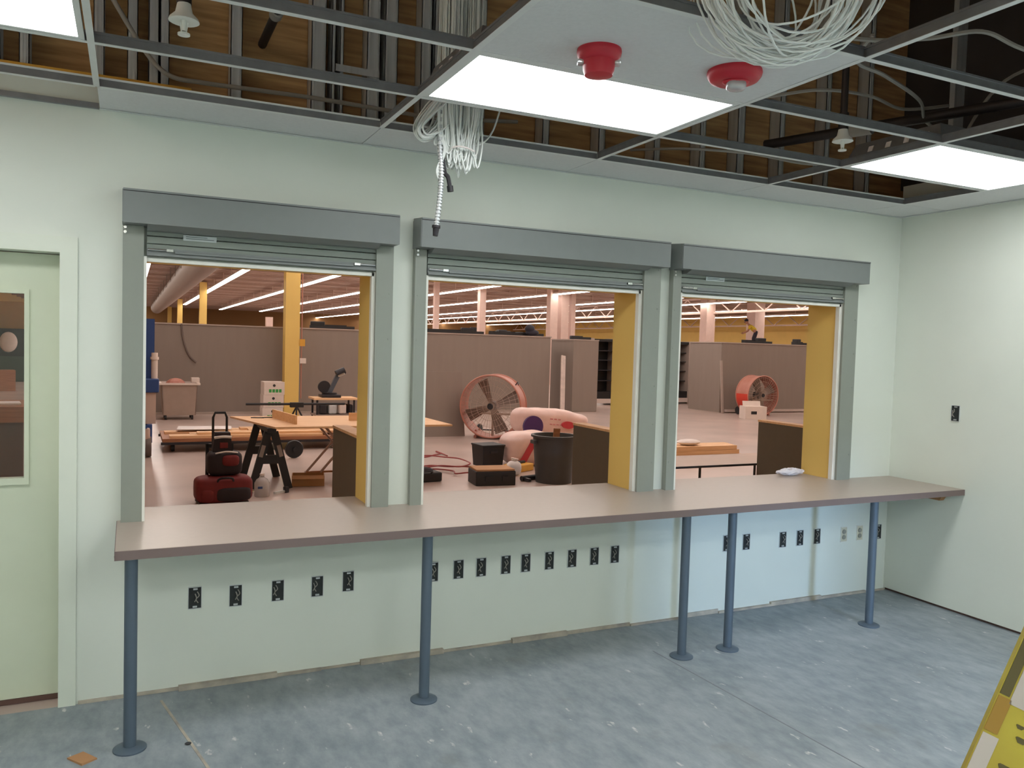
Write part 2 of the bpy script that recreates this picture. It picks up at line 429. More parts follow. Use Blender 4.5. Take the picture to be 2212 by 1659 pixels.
# ------------------------------------------------------------------ ceiling tiles
def tile(x0, x1, y0, y1, label, group=None):
    b = MB(); b.box((x0+.002, y0+.003, H+.002), (x1-.002, y1-.003, H+.016)); o = b.build('ceiling_tile', TILE)
    return tag(o, label, 'ceiling tile', group)
bl = ['white border tile above the left shutter, left of the hanging cable bundle', 'white border tile above the middle shutter, right of the hanging cable bundle',
      'white border tile above the gap between middle and right shutters', 'white border tile above the right shutter, in front of the right-hand light']
for i in range(1, 5): tile(LX[i], LX[i+1], yB, -.002, bl[i-1], 'border tiles along the shutter wall')
tile(LX[5], XR-.002, yB, -.002, 'small white border tile in the corner of the two walls', 'border tiles along the shutter wall')
for k, y in enumerate([yB, yA, yA-T, yA-2*T]):
    pass
ys = [yB, yA-T, yA-3*T, YF]
rl = ['white border tile along the right wall, beside the right-hand light', 'white border tile along the right wall, nearer the viewer', 'white border tile along the right wall, outermost toward the viewer']
for i in range(3): tile(LX[5], XR-.002, ys[i+1], ys[i], rl[i], 'border tiles along the right wall')
tile(LX[2], LX[3], yA-2*T, yA-T, 'large white ceiling tile carrying two red strobes, beside the middle light')

# ------------------------------------------------------------------ troffers
def troffer(x0, label, stickers):
    x1 = x0+1.2192-.004; y1, y0 = yA, yA-T
    t = thing('ceiling_light', label, 'ceiling light', (x0, y0, H+.002), 0, 'ceiling light panels')
    W, D = x1-x0, y1-y0
    b = MB(); g = .014
    b.box((g, g, .012), (W-g, D-g, .016))
    b.hexa([(g,g,.016),(W-g,g,.016),(W-g,D-g,.016),(g,D-g,.016),(.05,.05,.115),(W-.05,.05,.115),(W-.05,D-.05,.115),(.05,D-.05,.115)])
    b.build('housing', TEEW, t)
    b = MB(); f = .034
    for a, c in (((g,g,0),(W-g,f,.012)), ((g,D-f,0),(W-g,D-g,.012)), ((g,f,0),(f,D-f,.012)), ((W-f,f,0),(W-g,D-f,.012))): b.box(a, c)
    b.build('frame', TEEF, t)
    b = MB(); b.box((f, f, .003), (W-f, D-f, .009)); b.build('diffuser', LIT, t)
    if stickers:
        for k in range(4):
            b = MB(); y = .10+.11*k; b.hexa([(.026,y,.055),(.026,y+.03,.055),(.030,y+.03,.055),(.030,y,.055),(.036,y,.085),(.036,y+.03,.085),(.040,y+.03,.085),(.040,y,.085)]); b.build('label_sticker', PAPER, t)
    return t
troffer(LX[0], 'lit ceiling light panel cut by the upper left corner of the photo', False)
troffer(LX[2], 'lit ceiling light panel beside the tile with two red strobes', True)
troffer(LX[4], 'lit ceiling light panel by the right wall', True)
# lights of the same kind further back in the room
for k, (x, y) in enumerate([(x, y) for y in (-4.6, -6.2) for x in (LX[0], LX[2], LX[4])]):
    pl = ('left', 'middle', 'right')[k % 3]
    t = thing('ceiling_light', 'lit ceiling light panel behind the viewer, %s in the %s row' % (pl, ('near', 'far')[k//3]), 'ceiling light', (x, y, H-.012), 0, 'ceiling light panels behind the viewer')
    b = MB(); b.box((0, 0, .004), (1.2, .6, .016)); b.build('housing', TEEF, t)
    b = MB(); b.box((.02, .02, 0), (1.18, .58, .004)); b.build('diffuser', (LITG, LITN, LITB)[k % 3], t)

# ------------------------------------------------------------------ red strobes
def strobe(x, y, rz, R0, neck, label):
    t = thing('fire_alarm_strobe', label, 'fire alarm', (x, y, H+.002), rz, 'red alarm strobes')
    b = MB(); b.lathe([(.001,0),(R0*.98,0),(R0,-.010),(R0*.97,-.022),(R0*.86,-.036),(R0*.66,-.044),(.001,-.046)], n=40); b.build('body', RED, t, True)
    if neck:
        b = MB(); b.lathe([(R0*.74,-.030),(R0*.70,-.070),(R0*.62,-.088),(R0*.3,-.094),(.001,-.095)], n=32); b.build('neck', RED, t, True)
        for sx in (-1, 1):
            b = MB(); b.obox((sx*R0*.80, 0, -.044), (.026, .034, .018), bev=.005); b.build('strobe_lens', CLEAR, t)
    else:
        b = MB(); b.ellip((0, -.022, -.046), (.050, .036, .014), 18, 8); b.build('lens_base', RED, t, True)
        b = MB(); b.ellip((0, -.028, -.060), (.036, .028, .022), 18, 10, .7); b.build('strobe_lens', CLEAR, t, True)
        b = MB(); b.cyl((-.022,-.028,-.058),(.022,-.028,-.058),.006,n=8); b.build('flash_tube', CHROME, t)
    return t
strobe(.705, -1.765, yaw*-1, .078, True, 'smaller red alarm strobe with a deep neck, left on the big tile')
strobe(1.245, -1.83, -yaw, .100, False, 'wider red alarm strobe with a clear lens, right on the big tile')

# ------------------------------------------------------------------ sprinklers
def sprinkler(x, y, top, label):
    t = thing('fire_sprinkler', label, 'sprinkler', (x, y, 2.75), 0, 'pendent sprinkler heads')
    b = MB(); b.cyl((0,0,.14), (0,0,top-2.75), .017); b.cyl((0,0,.11), (0,0,.19), .024); b.build('drop_pipe', PIPEB, t, True)
    b = MB(); b.lathe([(.001,.11),(.022,.11),(.028,.08),(.046,.062),(.050,.052),(.046,.050),(.02,.056),(.001,.056)], n=24); b.build('escutcheon', WTRIM, t, True)
    b = MB(); b.cyl((0,0,.06), (0,0,.02), .008); b.cyl((-.012,0,.05), (-.006,0,.012), .003); b.cyl((.012,0,.05), (.006,0,.012), .003); b.cyl((0,0,.012), (0,0,.006), .020); b.build('deflector', WTRIM, t, True)
sprinkler(-.60, -1.22, 3.7, 'pendent sprinkler on a black drop pipe left of the cable bundle')
sprinkler(2.43, -1.24, 3.5, 'pendent sprinkler left of the right-hand ceiling light')
def pipe(pts, r, label, cat='pipe', name='sprinkler_pipe', m=None, collar=None, sm=0, group=None):
    c = V(pts[0]); t = MB(); t.tube(pts, r, 10, smooth=sm)
    o = t.build(name, m or PIPEB, None, True); tag(o, label, cat, group)
    if collar:
        b = MB(); p, q = V(pts[0]), V(pts[1]); a = p.lerp(q, collar-.03); e = p.lerp(q, collar+.03); b.cyl(a, e, r*1.4); b.build('coupling', CABLEG, o, True)
    return o
pipe([(-.165, .08, 3.22), (-.165, -.9, 3.22)], .021, 'dark sprinkler pipe with a coupling, slanting behind the grid above the left shutter', collar=.45)
pipe([(2.92, -.15, 3.08), (3.9, -2.9, 3.08)], .03, 'dark sprinkler pipe with a coupling above the grid left of the right-hand light', collar=.2)
pipe([(-3.3, -2.62, 3.7), (4.3, -2.62, 3.7)], .04, 'long dark sprinkler main running across the plenum')
def cable(pts, r, label, name='electrical_cable', m=None, cat='cable', group=None):
    b = MB(); b.tube(pts, r, 6, smooth=8); return tag(b.build(name, m or CABLEG, None, True), label, cat, group)
pipe([(-.86, -.04, 3.30), (-.71, -.05, 3.06), (-.60, -.06, 2.955), (-.45, -.06, 2.945), (-.20, -.06, 2.95), (.10, -.06, 2.955), (.50, -.06, 2.95), (.75, -.07, 2.95), (1.2, -.06, 3.0)], .011, 'flexible metal conduit running over the studs above the left shutter', 'conduit', 'flexible_conduit', CABLEG, sm=8)
G = 'cables slung above the ceiling grid'
cable([(2.1,-.7,3.12),(2.26,-.82,3.1),(2.5,-1.0,3.13),(2.8,-1.06,3.13),(3.06,-1.06,3.1),(3.5,-1.0,3.2)], .009, 'gray cable arching across the dark opening right of the middle light', group=G)
cable([(2.2,-1.6,3.16),(2.26,-1.46,3.1),(2.5,-1.42,3.08),(2.95,-1.25,3.08),(3.31,-1.01,3.08),(3.8,-.8,3.1)], .009, 'gray cable running diagonally down toward the right-hand light', group=G)
cable([(1.5,-1.4,3.15),(2.07,-1.65,3.1),(2.3,-1.79,3.1),(2.5,-1.9,3.13),(2.73,-1.93,3.09),(3.3,-1.9,3.1),(4.3,-1.9,3.2)], .010, 'gray cable crossing right of the white cable coil', group=G)
cable([(2.0,.005,2.96),(2.2,-.3,2.93),(2.5,-.5,2.90),(2.9,-.55,2.88),(3.3,-.6,2.93),(3.9,-.62,3.0),(4.38,-.62,3.02)], .008, 'thin gray cable above the grid in front of the right-hand light', group=G)
cable([(.70,-.10,3.75),(.80,-.13,3.45),(.95,-.20,3.2),(1.15,-.5,3.05)], .012, 'dark cable slung diagonally between the studs beside the cable bundle', m=PIPEB)
cable([(3.3,-2.8,3.42),(3.4,-1.9,3.26),(3.7,-1.2,3.32),(4.2,-.6,3.22)], .010, 'gray cable drooping near the right wall above the grid', group=G)

# ------------------------------------------------------------------ cable coil and bundle
random.seed(11)
b = MB()
cx, cy, cz, R = .985, -2.35, 2.86, .24
for k in range(46):
    a = random.gauss(0, .28); tl = random.gauss(.1, .22); rr = R*random.uniform(.66, 1.0); off = V((random.gauss(0,.02), random.gauss(0,.05), random.gauss(0,.012)+(R-rr)*-.55))
    M = Matrix.Translation(V((cx,cy,cz))+off) @ RZ(-yaw+a) @ RX(tl)
    pts = []
    for i in range(28):
        t = 2*PI*i/28; q = 1+.05*math.sin(3*t+k)
        pts.append(M @ V((rr*1.02*q*math.cos(t), .015*math.sin(2*t+k), rr*q*math.sin(t))))
    b.tube(pts, .0034, 5, True)
tag(b.build('cable_coil', CABLE, None, True), 'big loose coil of thin white cable hanging through the grid at top', 'cable coil')
t = thing('cable_bundle', 'thick white cable bundle hanging through the grid above the middle shutter', 'cable bundle', (0,0,0))
b = MB(); random.seed(5)
for k in range(92):
    x0 = random.uniform(.565, .775); y0 = random.uniform(-.60, -.48); x1 = .665+(x0-.67)*.72+random.gauss(0,.008); zb = 2.555+random.uniform(0,.12)+abs(x0-.68)*.25
    x2 = x1+random.uniform(.02,.05)*random.choice((-1,1))
    b.tube([(x0, y0, 3.5),(x0, y0, 3.0),(x0+random.gauss(0,.005), y0, 2.85),(x1, y0+.01, 2.7),((x1+x2)/2, y0+.015, zb),(x2, y0+.02, 2.7),(x0+.02, y0+.03, 2.88),(x0+.02,y0+.03,3.4)], .0045, 5, smooth=5)
for k in range(16):
    dx = random.gauss(0,.014); dz = random.gauss(0,.014); dy = random.gauss(0,.02)
    b.tube([(.60+dx,-.55+dy,2.95),(.52+dx,-.56+dy,2.84+dz),(.455+dx*.4,-.56+dy,2.75+dz),(.475+dx*.3,-.56+dy,2.705+dz*.6),(.53+dx,-.55+dy,2.735+dz),(.58+dx,-.54+dy,2.83+dz),(.60+dx,-.53+dy,3.2)], .0045, 5, smooth=6)
for k in range(9):
    dx = random.gauss(0,.012)
    b.tube([(.57+dx,-.57,3.0),(.565+dx,-.575,2.75),(.585+dx*.4,-.58,2.66),(.555+dx*.6,-.575,2.56),(.575+dx*.3,-.57,2.50)], .005, 5, smooth=6)
b.tube([(.72,-.5,2.72),(.80,-.5,2.73),(.86,-.5,2.80),(.90,-.5,2.92)], .0045, 5, smooth=8)
b.build('cables', CABLE, t, True)
b = MB(); b.tube([(.612,-.60,2.668),(.64,-.615,2.674),(.68,-.615,2.672),(.725,-.60,2.664)], .004, 6, smooth=6); b.build('white_tie', PAPER, t, True)
t = thing('flexible_conduit', 'ribbed flexible metal conduit hanging below the cable bundle in front of the middle shutter', 'conduit', (0,0,0))
b = MB(); P = spline([V((.565,-.56,2.98)),V((.56,-.57,2.7)),V((.568,-.58,2.55)),V((.562,-.58,2.42)),V((.548,-.58,2.285))], 19)
for i in range(len(P)-1):
    if i % 2 == 0: b.cyl(P[i], P[i+1], .0135, n=12)
    else: b.cyl(P[i], P[i+1], .0092, n=12)
b.build('ribbed_sleeve', GALV, t, True)
b = MB(); b.cyl((.549,-.58,2.30),(.5485,-.58,2.288), .02); b.cyl((.5485,-.58,2.288),(.545,-.58,2.25), .016, .012); b.build('end_connector', DARKM, t, True)
t = thing('cable_stub', 'short dark cable end curling beside the hanging conduit', 'cable', (0,0,0))
b = MB(); b.tube([(.578,-.565,2.62),(.59,-.565,2.555),(.607,-.565,2.535),(.618,-.565,2.49)], .011, 8, smooth=6); b.build('cable_jacket', DARKM, t, True)
b = MB(); b.cyl((.618,-.565,2.495),(.622,-.565,2.468), .015); b.build('connector', BLACK, t, True)

# ================================================================== SHUTTERS
def shutter(x0, x1, o0, o1, label, sticker):
    t = thing('roller_shutter', label, 'roller shutter', (0, -.0005, ZC), 0, 'roller shutters')
    Z = -ZC
    hb, ht, hd = 2.250+Z, 2.415+Z, -.140
    b = MB()
    b.hexa([(x0,hd,hb),(x1,hd,hb),(x1,0,hb),(x0,0,hb),(x0,hd,ht-.012),(x1,hd,ht-.012),(x1,0,ht),(x0,0,ht)])
    b.hexa([(o0,-.085,hb-.022),(o1,-.085,hb-.022),(o1,-.036,hb-.022),(o0,-.036,hb-.022),(o0,hd+.004,hb),(o1,hd+.004,hb),(o1,-.036,hb),(o0,-.036,hb)])
    b.box((x0-.001, hd-.003, ht-.020), (x1+.001, hd, ht-.012))
    b.build('hood', SHUT, t)
    b = MB(); b.box((x0, hd-.0012, ht-.0235), (x1, hd+.001, ht-.0205)); b.build('seam_line', DARKM, t)
    b = MB(); b.box((x0-.004, hd+.003, hb+.002), (x0, -.002, ht-.016)); b.build('end_plate', SHUT, t)
    b = MB(); b.box((x1, hd+.003, hb+.002), (x1+.004, -.002, ht-.016)); b.build('end_plate', SHUT, t)
    b = MB(); b.cyl((x0+.008, -.052, hb-.012), (x0+.008, -.060, hb-.012), .007, n=8); b.cyl((x0+.008, -.052, hb-.034), (x0+.008, -.060, hb-.034), .007, n=8); b.build('bolt', CHROME, t)
    for s, a, c in ((0, x0-.002, o0), (1, o1, x1)):
        b = MB()
        if s == 0: c -= .012
        b.box((a, -.05, 0), (c, -.012, hb-.001)); b.box((a+.006, -.012, 0), (c-.006, 0, hb-.001))
        xi = c if s == 0 else a
        for k in range(6):
            z = .18+k*.24; xm = a+.018 if s == 0 else c-.018
            b.cyl((xm, -.0500, z), (xm, -.0525, z), .006, n=8)
        b.build('guide', GUIDE, t)
        b = MB(); xe = (c, c+.012) if s == 0 else (a-.004, a)
        b.box((xe[0], -.049 if s == 0 else -.030, 0), (xe[1], -.004, hb-.14)); b.build('guide_lining', WTRIM, t)
    # curtain slats, bottom bar
    b = MB(); z = 2.20+Z
    for k in range(3):
        zz = hb - .005 - k*.036; 
        b.hexa([(o0,-.028,zz-.034),(o1,-.028,zz-.034),(o1,-.016,zz-.034),(o0,-.016,zz-.034),(o0,-.034,zz-.004),(o1,-.034,zz-.004),(o1,-.016,zz),(o0,-.016,zz)])
    b.build('curtain', SHUTD, t)
    bar = MB(); zb = 2.116+Z
    bar.box((o0, -.044, zb), (o1, -.012, zb+.010)); bar.box((o0, -.034, zb+.010), (o1, -.012, zb+.036)); bar.box((o0+.12, -.046, zb+.014), (o1-.12, -.034, zb+.026), .003)
    bb = bar.build('bottom_bar', SHUT, t)
    for xa, xb in ((o0+.004, o0+.115), (o1-.115, o1-.004)):
        b = MB(); b.cyl((xa, -.041, zb+.028), (xb, -.041, zb+.028), .006, n=10); b.box((xb-.03 if xa < (o0+o1)/2 else xa, -.048, zb+.022), (xb if xa < (o0+o1)/2 else xa+.03, -.036, zb+.034)); b.build('slide_bolt', CHROME, bb)
    if sticker is not None:
        s = MB(); zl = hb-.040; s.hexa([(sticker,-.036,zl-.012),(sticker+.15,-.036,zl-.012),(sticker+.15,-.034,zl-.012),(sticker,-.034,zl-.012),(sticker,-.038,zl+.014),(sticker+.15,-.038,zl+.014),(sticker+.15,-.035,zl+.014),(sticker,-.035,zl+.014)])
        so = s.build('label_sticker', mat('sticker_gray', (200, 208, 208), .5), t)
        m2 = MB()
        for q in range(2): m2.box((sticker+.012, -.0388, zl-.004+q*.009), (sticker+.138-.03*q, -.0368, zl-.001+q*.009))
        m2.build('print_line', mat('sticker_ink', (120, 130, 134), .6), so)
    return t
shutter(-.788, .505, *OPEN[0], 'gray roller shutter at left, nearest the door, with a sticker', -.53)
shutter(.628, 2.222, *OPEN[1], 'gray roller shutter in the middle, behind the hanging conduit', None)
shutter(2.318, 3.922, *OPEN[2], 'gray roller shutter at right, nearest the corner', 2.58)

# ================================================================== COUNTER
YC = -.6125; XCL = -.805
t = thing('counter', 'long beige laminate counter on gray posts under the three shutters', 'counter', (0,0,0))
b = MB()
b.box((XCL, YC+.004, ZC-.037), (XR-.002, -.001, ZC))
for x0, x1 in OPEN: b.box((x0+.001, -.001, ZC-.032), (x1-.001, WT+.012, ZC))
top = b.build('countertop', LAM, t)
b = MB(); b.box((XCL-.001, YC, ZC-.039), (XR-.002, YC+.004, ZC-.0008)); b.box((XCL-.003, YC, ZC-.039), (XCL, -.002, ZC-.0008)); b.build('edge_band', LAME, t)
for x in (-.745, .557, 2.105, 2.437, 3.60):
    y = -.548
    b = MB(); b.cyl((x, y, .010), (x, y, ZC-.045), .0255, n=24); lg = b.build('leg', LEG, t, True)
    b = MB(); b.lathe([(.001,0),(.066,0),(.066,.006),(.058,.011),(.03,.016),(.001,.016)], (x,y,0), 28); b.build('foot_flange', LEG, lg, True)
    b = MB(); b.lathe([(.001,0),(.03,0),(.058,.004),(.066,.008),(.001,.008)], (x,y,ZC-.0455), 28); b.build('top_flange', mat('flange_zinc', (170, 166, 150), .4, .6) if x < 0 else LEG, lg, True)
b = MB(); b.hexa([(XR-.05,-.46,ZC-.10),(XR-.003,-.46,ZC-.10),(XR-.003,-.20,ZC-.10),(XR-.05,-.20,ZC-.10),(XR-.05,-.50,ZC-.033),(XR-.003,-.50,ZC-.033),(XR-.003,-.10,ZC-.033),(XR-.05,-.10,ZC-.033)]); b.build('wood_bracket', CARD, t)

# ================================================================== WALL BOXES
random.seed(2)
def outlet(x, z, label, kind='open', wall='front', group=None):
    t = thing('outlet_box', label, 'outlet box', (x, 0, z) if wall == 'front' else (XR, x, z), 0 if wall == 'front' else PI*1.5, group)
    W, Hh = .029, .052
    b = MB(); b.box((-W, -.004, -Hh), (W, .0, Hh)); b.build('box_back', BOXD if kind == 'open' else mat('receptacle_ivory', (206, 202, 180), .5), t)
    b = MB()
    for a, c in (((-W-.002,-.007,-Hh-.003),(W+.002,0,-Hh)), ((-W-.002,-.007,Hh),(W+.002,0,Hh+.003)), ((-W-.002,-.007,-Hh),(-W,0,Hh)), ((W,-.007,-Hh),(W+.002,0,Hh))): b.box(a, c)
    b.build('box_rim', GALV if kind == 'open' else WTRIM, t)
    b = MB()
    if kind == 'open':
        b.box((-.008,-.009,Hh-.012),(.012,-.004,Hh-.004)); b.box((-.010,-.009,-Hh+.004),(.010,-.004,-Hh+.012))
        b.build('screw_tab', GALV, t)
        b = MB(); s = random.uniform(-.012,.012)
        b.tube([(s,-.005,.03),(s+.008,-.014,.012),(s-.006,-.012,-.006),(s+.004,-.006,-.026)], .0026, 5, smooth=4); b.tube([(s-.01,-.005,.02),(s-.004,-.012,0),(s-.012,-.006,-.02)], .0026, 5, smooth=4)
        b.build('wire_ends', CABLEG, t)
    else:
        b.lathe([(.001,-.010),(.016,-.010),(.017,-.004)], (0,0,.020), 14, 'y'); b.lathe([(.001,-.010),(.016,-.010),(.017,-.004)], (0,0,-.020), 14, 'y'); b.build('receptacle_face', mat('receptacle_gray', (150, 150, 138), .5), t)
G1, G2, G3 = 'open boxes under the left shutter', 'open boxes under the middle shutter', 'open boxes under the right shutter'
for i, x in enumerate((-.457, -.265, -.058, .144, .308)): outlet(x, (.453,.444,.448,.45,.461)[i], 'open outlet box on the wall below the left shutter, %s from the left' % ORD[i], group=G1)
outlet(.787, .466, 'open outlet box half hidden behind the second counter leg', group=G2)
for i, x in enumerate((.94, 1.08, 1.236, 1.366, 1.523, 1.679, 1.836, 1.984)): outlet(x, .467, 'open outlet box below the middle shutter, %s right of the second counter leg' % ORD[i], group=G2)
outlet(2.867, .468, 'open outlet box half hidden behind the fourth counter leg', group=G3)
outlet(3.034, .464, 'open outlet box just right of the fourth counter leg', group=G3)
for i, x in enumerate((3.36, 3.519, 3.681)): outlet(x, .455, 'open outlet box below the right shutter, %s in the row of three' % ORD[i], group=G3)
for i, x in enumerate((3.944, 4.103)): outlet(x, .449, 'pale outlet with ivory receptacle below the right shutter, %s of the pair' % ('left', 'right')[i], 'plug', group=G3)
outlet(4.295, .444, 'open outlet box behind the last counter leg, by the room corner', group=G3)
outlet(-.514, 1.371, 'lone open box on the right wall above the counter', wall='right')

# ------------------------------------------------------------------ scrap on the floor
b = MB(); b.hexa([(-.977,-.547,0),(-.92,-.628,0),(-.866,-.592,0),(-.92,-.509,0),(-.977,-.547,.006),(-.92,-.628,.009),(-.866,-.592,.006),(-.92,-.509,.004)]); tag(b.build('cardboard_scrap', CARD), 'small brown cardboard scrap on the floor left of the first counter leg', 'scrap')
b = MB(); b.ellip((-.52,-.60,.006),(.014,.008,.006),10,6); tag(b.build('debris_chip', DARKM), 'tiny dark chip on the floor right of the first counter leg', 'debris')

# ------------------------------------------------------------------ stepladder
random.seed(3)
lt = thing('stepladder', 'yellow fiberglass stepladder with white labels, cut by the lower right corner', 'ladder', (0,0,0))
P0, P1 = V((.084,-3.655,1.283)), V((.142,-3.675,1.431)); dd = (P1-P0)/(P1.z-P0.z)
def on(z): return P0 + dd*(z-P0.z)
LZ = 1.72; wdt = .088
WD = V((.74, -.67, 0)).normalized(); ND = V((-.67, -.74, 0)).normalized()      # along the spread; across to the other rail
def rail(fo, to, label, away):
    b = MB(); d = (to-fo).normalized(); wx = (WD - d*WD.dot(d)).normalized(); ny = d.cross(wx).normalized()
    s = 1 if ny.dot(ND)*away < 0 else -1
    def strip(o0, w0, o1, w1):
        e = to-fo
        p = [fo+wx*o0+ny*w0, fo+wx*o1+ny*w0, fo+wx*o1+ny*w1, fo+wx*o0+ny*w1]; b.hexa(p+[q+e for q in p])
    strip(0, 0, wdt, s*.004); strip(0, s*.004, .004, s*.012); strip(wdt-.004, s*.004, wdt, s*.03)
    return b.build(label, LADY, lt), d, wx, ny
f_far, t_far = on(0.0), on(LZ)
ra, d, wx, ny = rail(f_far, t_far, 'front_rail', 1)
sd = 1 if ny.dot(ND) > 0 else -1      # toward the viewer side of the web
rail(f_far+ND*.56, t_far+ND*.36, 'front_rail', -1)
rail(f_far+WD*1.15, t_far+WD*.10, 'rear_rail', 1); rail(f_far+WD*1.15+ND*.56, t_far+WD*.10+ND*.36, 'rear_rail', -1)
for k, z in enumerate((.3, .6, .89, 1.17, 1.50)):
    q = on(z)+WD*.044; wl = .56-.2*(z/LZ)
    b = MB(); b.beam(q+ND*.006, q+ND*(wl-.006), .08, .024); b.build('step', GALV, lt)
b = MB(); c = t_far+WD*.08+ND*.18+V((0,0,0)); b.obox(c, (.26,.44,.06), RZ(math.atan2(WD.y, WD.x)), .012); b.build('top_cap', LADY, lt)
def patch(z0, z1, o0, o1, m, name):
    b = MB(); p0, p1 = on(z0), on(z1); k = ny*sd*.0012
    pts = [p0+wx*o0, p0+wx*o1, p0+wx*o1+k, p0+wx*o0+k, p1+wx*o0, p1+wx*o1, p1+wx*o1+k, p1+wx*o0+k]; b.hexa(pts); b.build(name, m, ra)
patch(1.06, 1.325, .0015, .018, LADLAB, 'white_label'); patch(1.362, 1.47, .013, .036, LADLAB, 'white_label')
patch(1.368, 1.43, .001, .011, LADDK, 'grime_mark'); patch(1.328, 1.366, .001, .015, mat('ladder_stain', (150, 116, 44), .6), 'stain_mark')
for zz, oo, rr in ((1.300,.035,.0055),(1.288,.030,.004),(1.333,.038,.0042),(1.345,.032,.003),(1.278,.036,.005)):
    b = MB(); q = V((0,0,0)); rg = []
    for kk in (0, 1):
        rg.append([b.bm.verts.new(wx*rr*(1.25+.35*math.sin(3*a))*math.cos(a) + d*rr*(1+.3*math.cos(2*a))*math.sin(a) + ny*sd*.0010*kk) for a in [2*PI*i/18 for i in range(18)]])
    b.skin(rg); o = b.build('grime_mark', LADDK, ra); o.location = on(zz)+wx*oo

# ================================================================== HALL SHELL
HX0, HX1, HY1, HZ = -9.0, 43.0, 84.0, 4.75
b = MB(); b.box((HX0, 0, -.1), (HX1, HY1, 0)); struct(b.build('floor_hall', CONC_H))
b = MB(); b.box((HX0, HY1, 0), (HX1, HY1+.3, HZ)); struct(b.build('wall_hall_far', mat('far_wall_tan', (150, 112, 68), .7)))
b = MB(); b.box((HX0-.3, -7.2, 0), (HX0, HY1, HZ)); struct(b.build('wall_hall_left', YEL))
b = MB(); b.box((HX0, -7.3, 0), (XL-.1, -7.1, HZ)); struct(b.build('wall_hall_back', WALL))
b = MB(); b.box((HX0, -7.1, -.1), (XL-.1, 0, 0)); struct(b.build('floor_side_area', CONC_H))
b = MB(); b.box((HX1, -.0, 0), (HX1+.3, HY1, HZ)); struct(b.build('wall_hall_right', YEL))
b = MB(); b.box((XR+.15, 0, 0), (HX1, WT, HZ)); b.box((HX0, 0, 0), (XL-.1, WT, HZ)); b.box((XL-.1, .0, TOP), (XR+.15, WT, HZ)); struct(b.build('wall_hall_near', YEL))
# ribbed steel roof deck over everything
b = MB(); y = -7.2
b.box((HX0, -7.2, HZ+.06), (HX1, HY1, HZ+.1))
while y < HY1:
    b.box((HX0, y, HZ), (HX1, y+.35, HZ+.06)); y += .7
struct(b.build('ceiling_hall', DECK))
n = 80
for k in range(26):       # roof joists across the hall
    y = 4+k*3.1
    b = MB(); b.box((HX0, y-.04, HZ-.10), (HX1, y+.04, HZ)); struct(b.build('trim_%d' % n, DECK)); n += 1
# girders along the hall: two chords and a zigzag web
for gx in (26.9, 41.0):
    b = MB(); z0, z1 = 3.80, HZ-.1
    b.box((gx-.06, 20, z0), (gx+.06, HY1, z0+.10)); b.box((gx-.06, 20, z1-.08), (gx+.06, HY1, z1))
    yy = 20; s = 0
    while yy < HY1-1.2:
        b.beam((gx, yy, z0+.05 if s else z1-.05), (gx, yy+1.2, z1-.05 if s else z0+.05), .05, .05); yy += 1.2; s = 1-s
    struct(b.build('trim_%d' % n, mat('joist_paint', (206, 180, 168), .6))); n += 1
# duct
b = MB(); b.cyl((1.30, 16, 4.15), (1.30, 70, 4.15), .46, n=24)
for y in range(18, 70, 4): b.box((.82, y, 4.12), (.85, y+.03, HZ)); b.box((1.75, y, 4.12), (1.78, y+.03, HZ))
tag(b.build('air_duct', mat('duct_gray', (150, 136, 126), .6), None, True), 'big round gray air duct under the hall roof at upper left of the left opening', 'duct')

# hall strip lights ---------------------------------------------------
rowsH = [(-.22, 3, 84, 'first'), (3.1, 3, 66, 'second'), (6.45, 3, 75, 'third'), (9.85, 3, 75, 'fourth'), (13.2, 3, 75, 'fifth'), (17.5, 3, 84, 'sixth'), (22.6, 3, 84, 'seventh'), (26.4, 3, 84, 'eighth'), (32.0, 3, 84, 'ninth'), (37.6, 3, 84, 'tenth')]
LL = 7.6
proto = None
for x, ya, yb, nm in rowsH:
    k = 0; y = ya
    while y + LL <= yb + 3:
        lab = 'long strip light under the hall roof, row %s from the left, number %d going away' % (nm, k+1)
        if proto is None:
            proto = MB(); proto.box((-.12, 0, .012), (.12, LL-.12, .09)); proto.box((-.010, 1.5, .09), (.010, 1.52, .45)); proto.box((-.010, 6.0, .09), (.010, 6.02, .45))
            proto = proto.build('strip_light', WHITEP); proto.location = (x, y, 4.3)
            tag(proto, lab, 'strip light', 'strip lights of the hall')
            m = MB(); m.box((-.115, .01, -.022), (.115, LL-.13, .012)); m.build('lens', LITH, proto)
        else: dup(proto, (x, y, 4.3), lab)
        y += LL; k += 1

for x, y, nm in ((-5.0, -7.0, 'nearer the room'), (-7.2, -7.0, 'farther from the room')):  # unseen lamps added to light the plenum over the left wall
    dup(proto, (x, y, 4.3), 'added unseen strip light beyond the left wall, lighting the plenum, %s' % nm)
# columns ---------------------------------------------------------------
def column(x, y, wd, m, label, group=None, extra=False, h=HZ-.1):
    b = MB(); b.box((-wd/2,-wd/2,0),(wd/2,wd/2,h)); b.box((-wd/2-.02,-wd/2-.02,0),(wd/2+.02,wd/2+.02,.02))
    o = b.build('column', m); o.location = (x,y,0); tag(o, label, 'column', group)
    if extra:
        b = MB(); b.cyl((wd/2+.05,-wd/2+.02,.4),(wd/2+.05,-wd/2+.02,h), .014, n=8); b.build('conduit', mat('conduit_pink', (176,120,104), .5), o, True)
        b = MB(); b.box((wd/2+.0,-wd/2-.03,1.62),(wd/2+.12,-wd/2+.05,1.78)); b.build('switch_box', YTOOL, o)
        b = MB(); b.box((wd/2+.01,-wd/2-.03,1.22),(wd/2+.15,-wd/2+.05,1.34)); b.build('switch_box', WHITEP, o)
    return o
column(2.64, 15.0, .325, YEL, 'near yellow square column standing in front of the gray panels', extra=True)
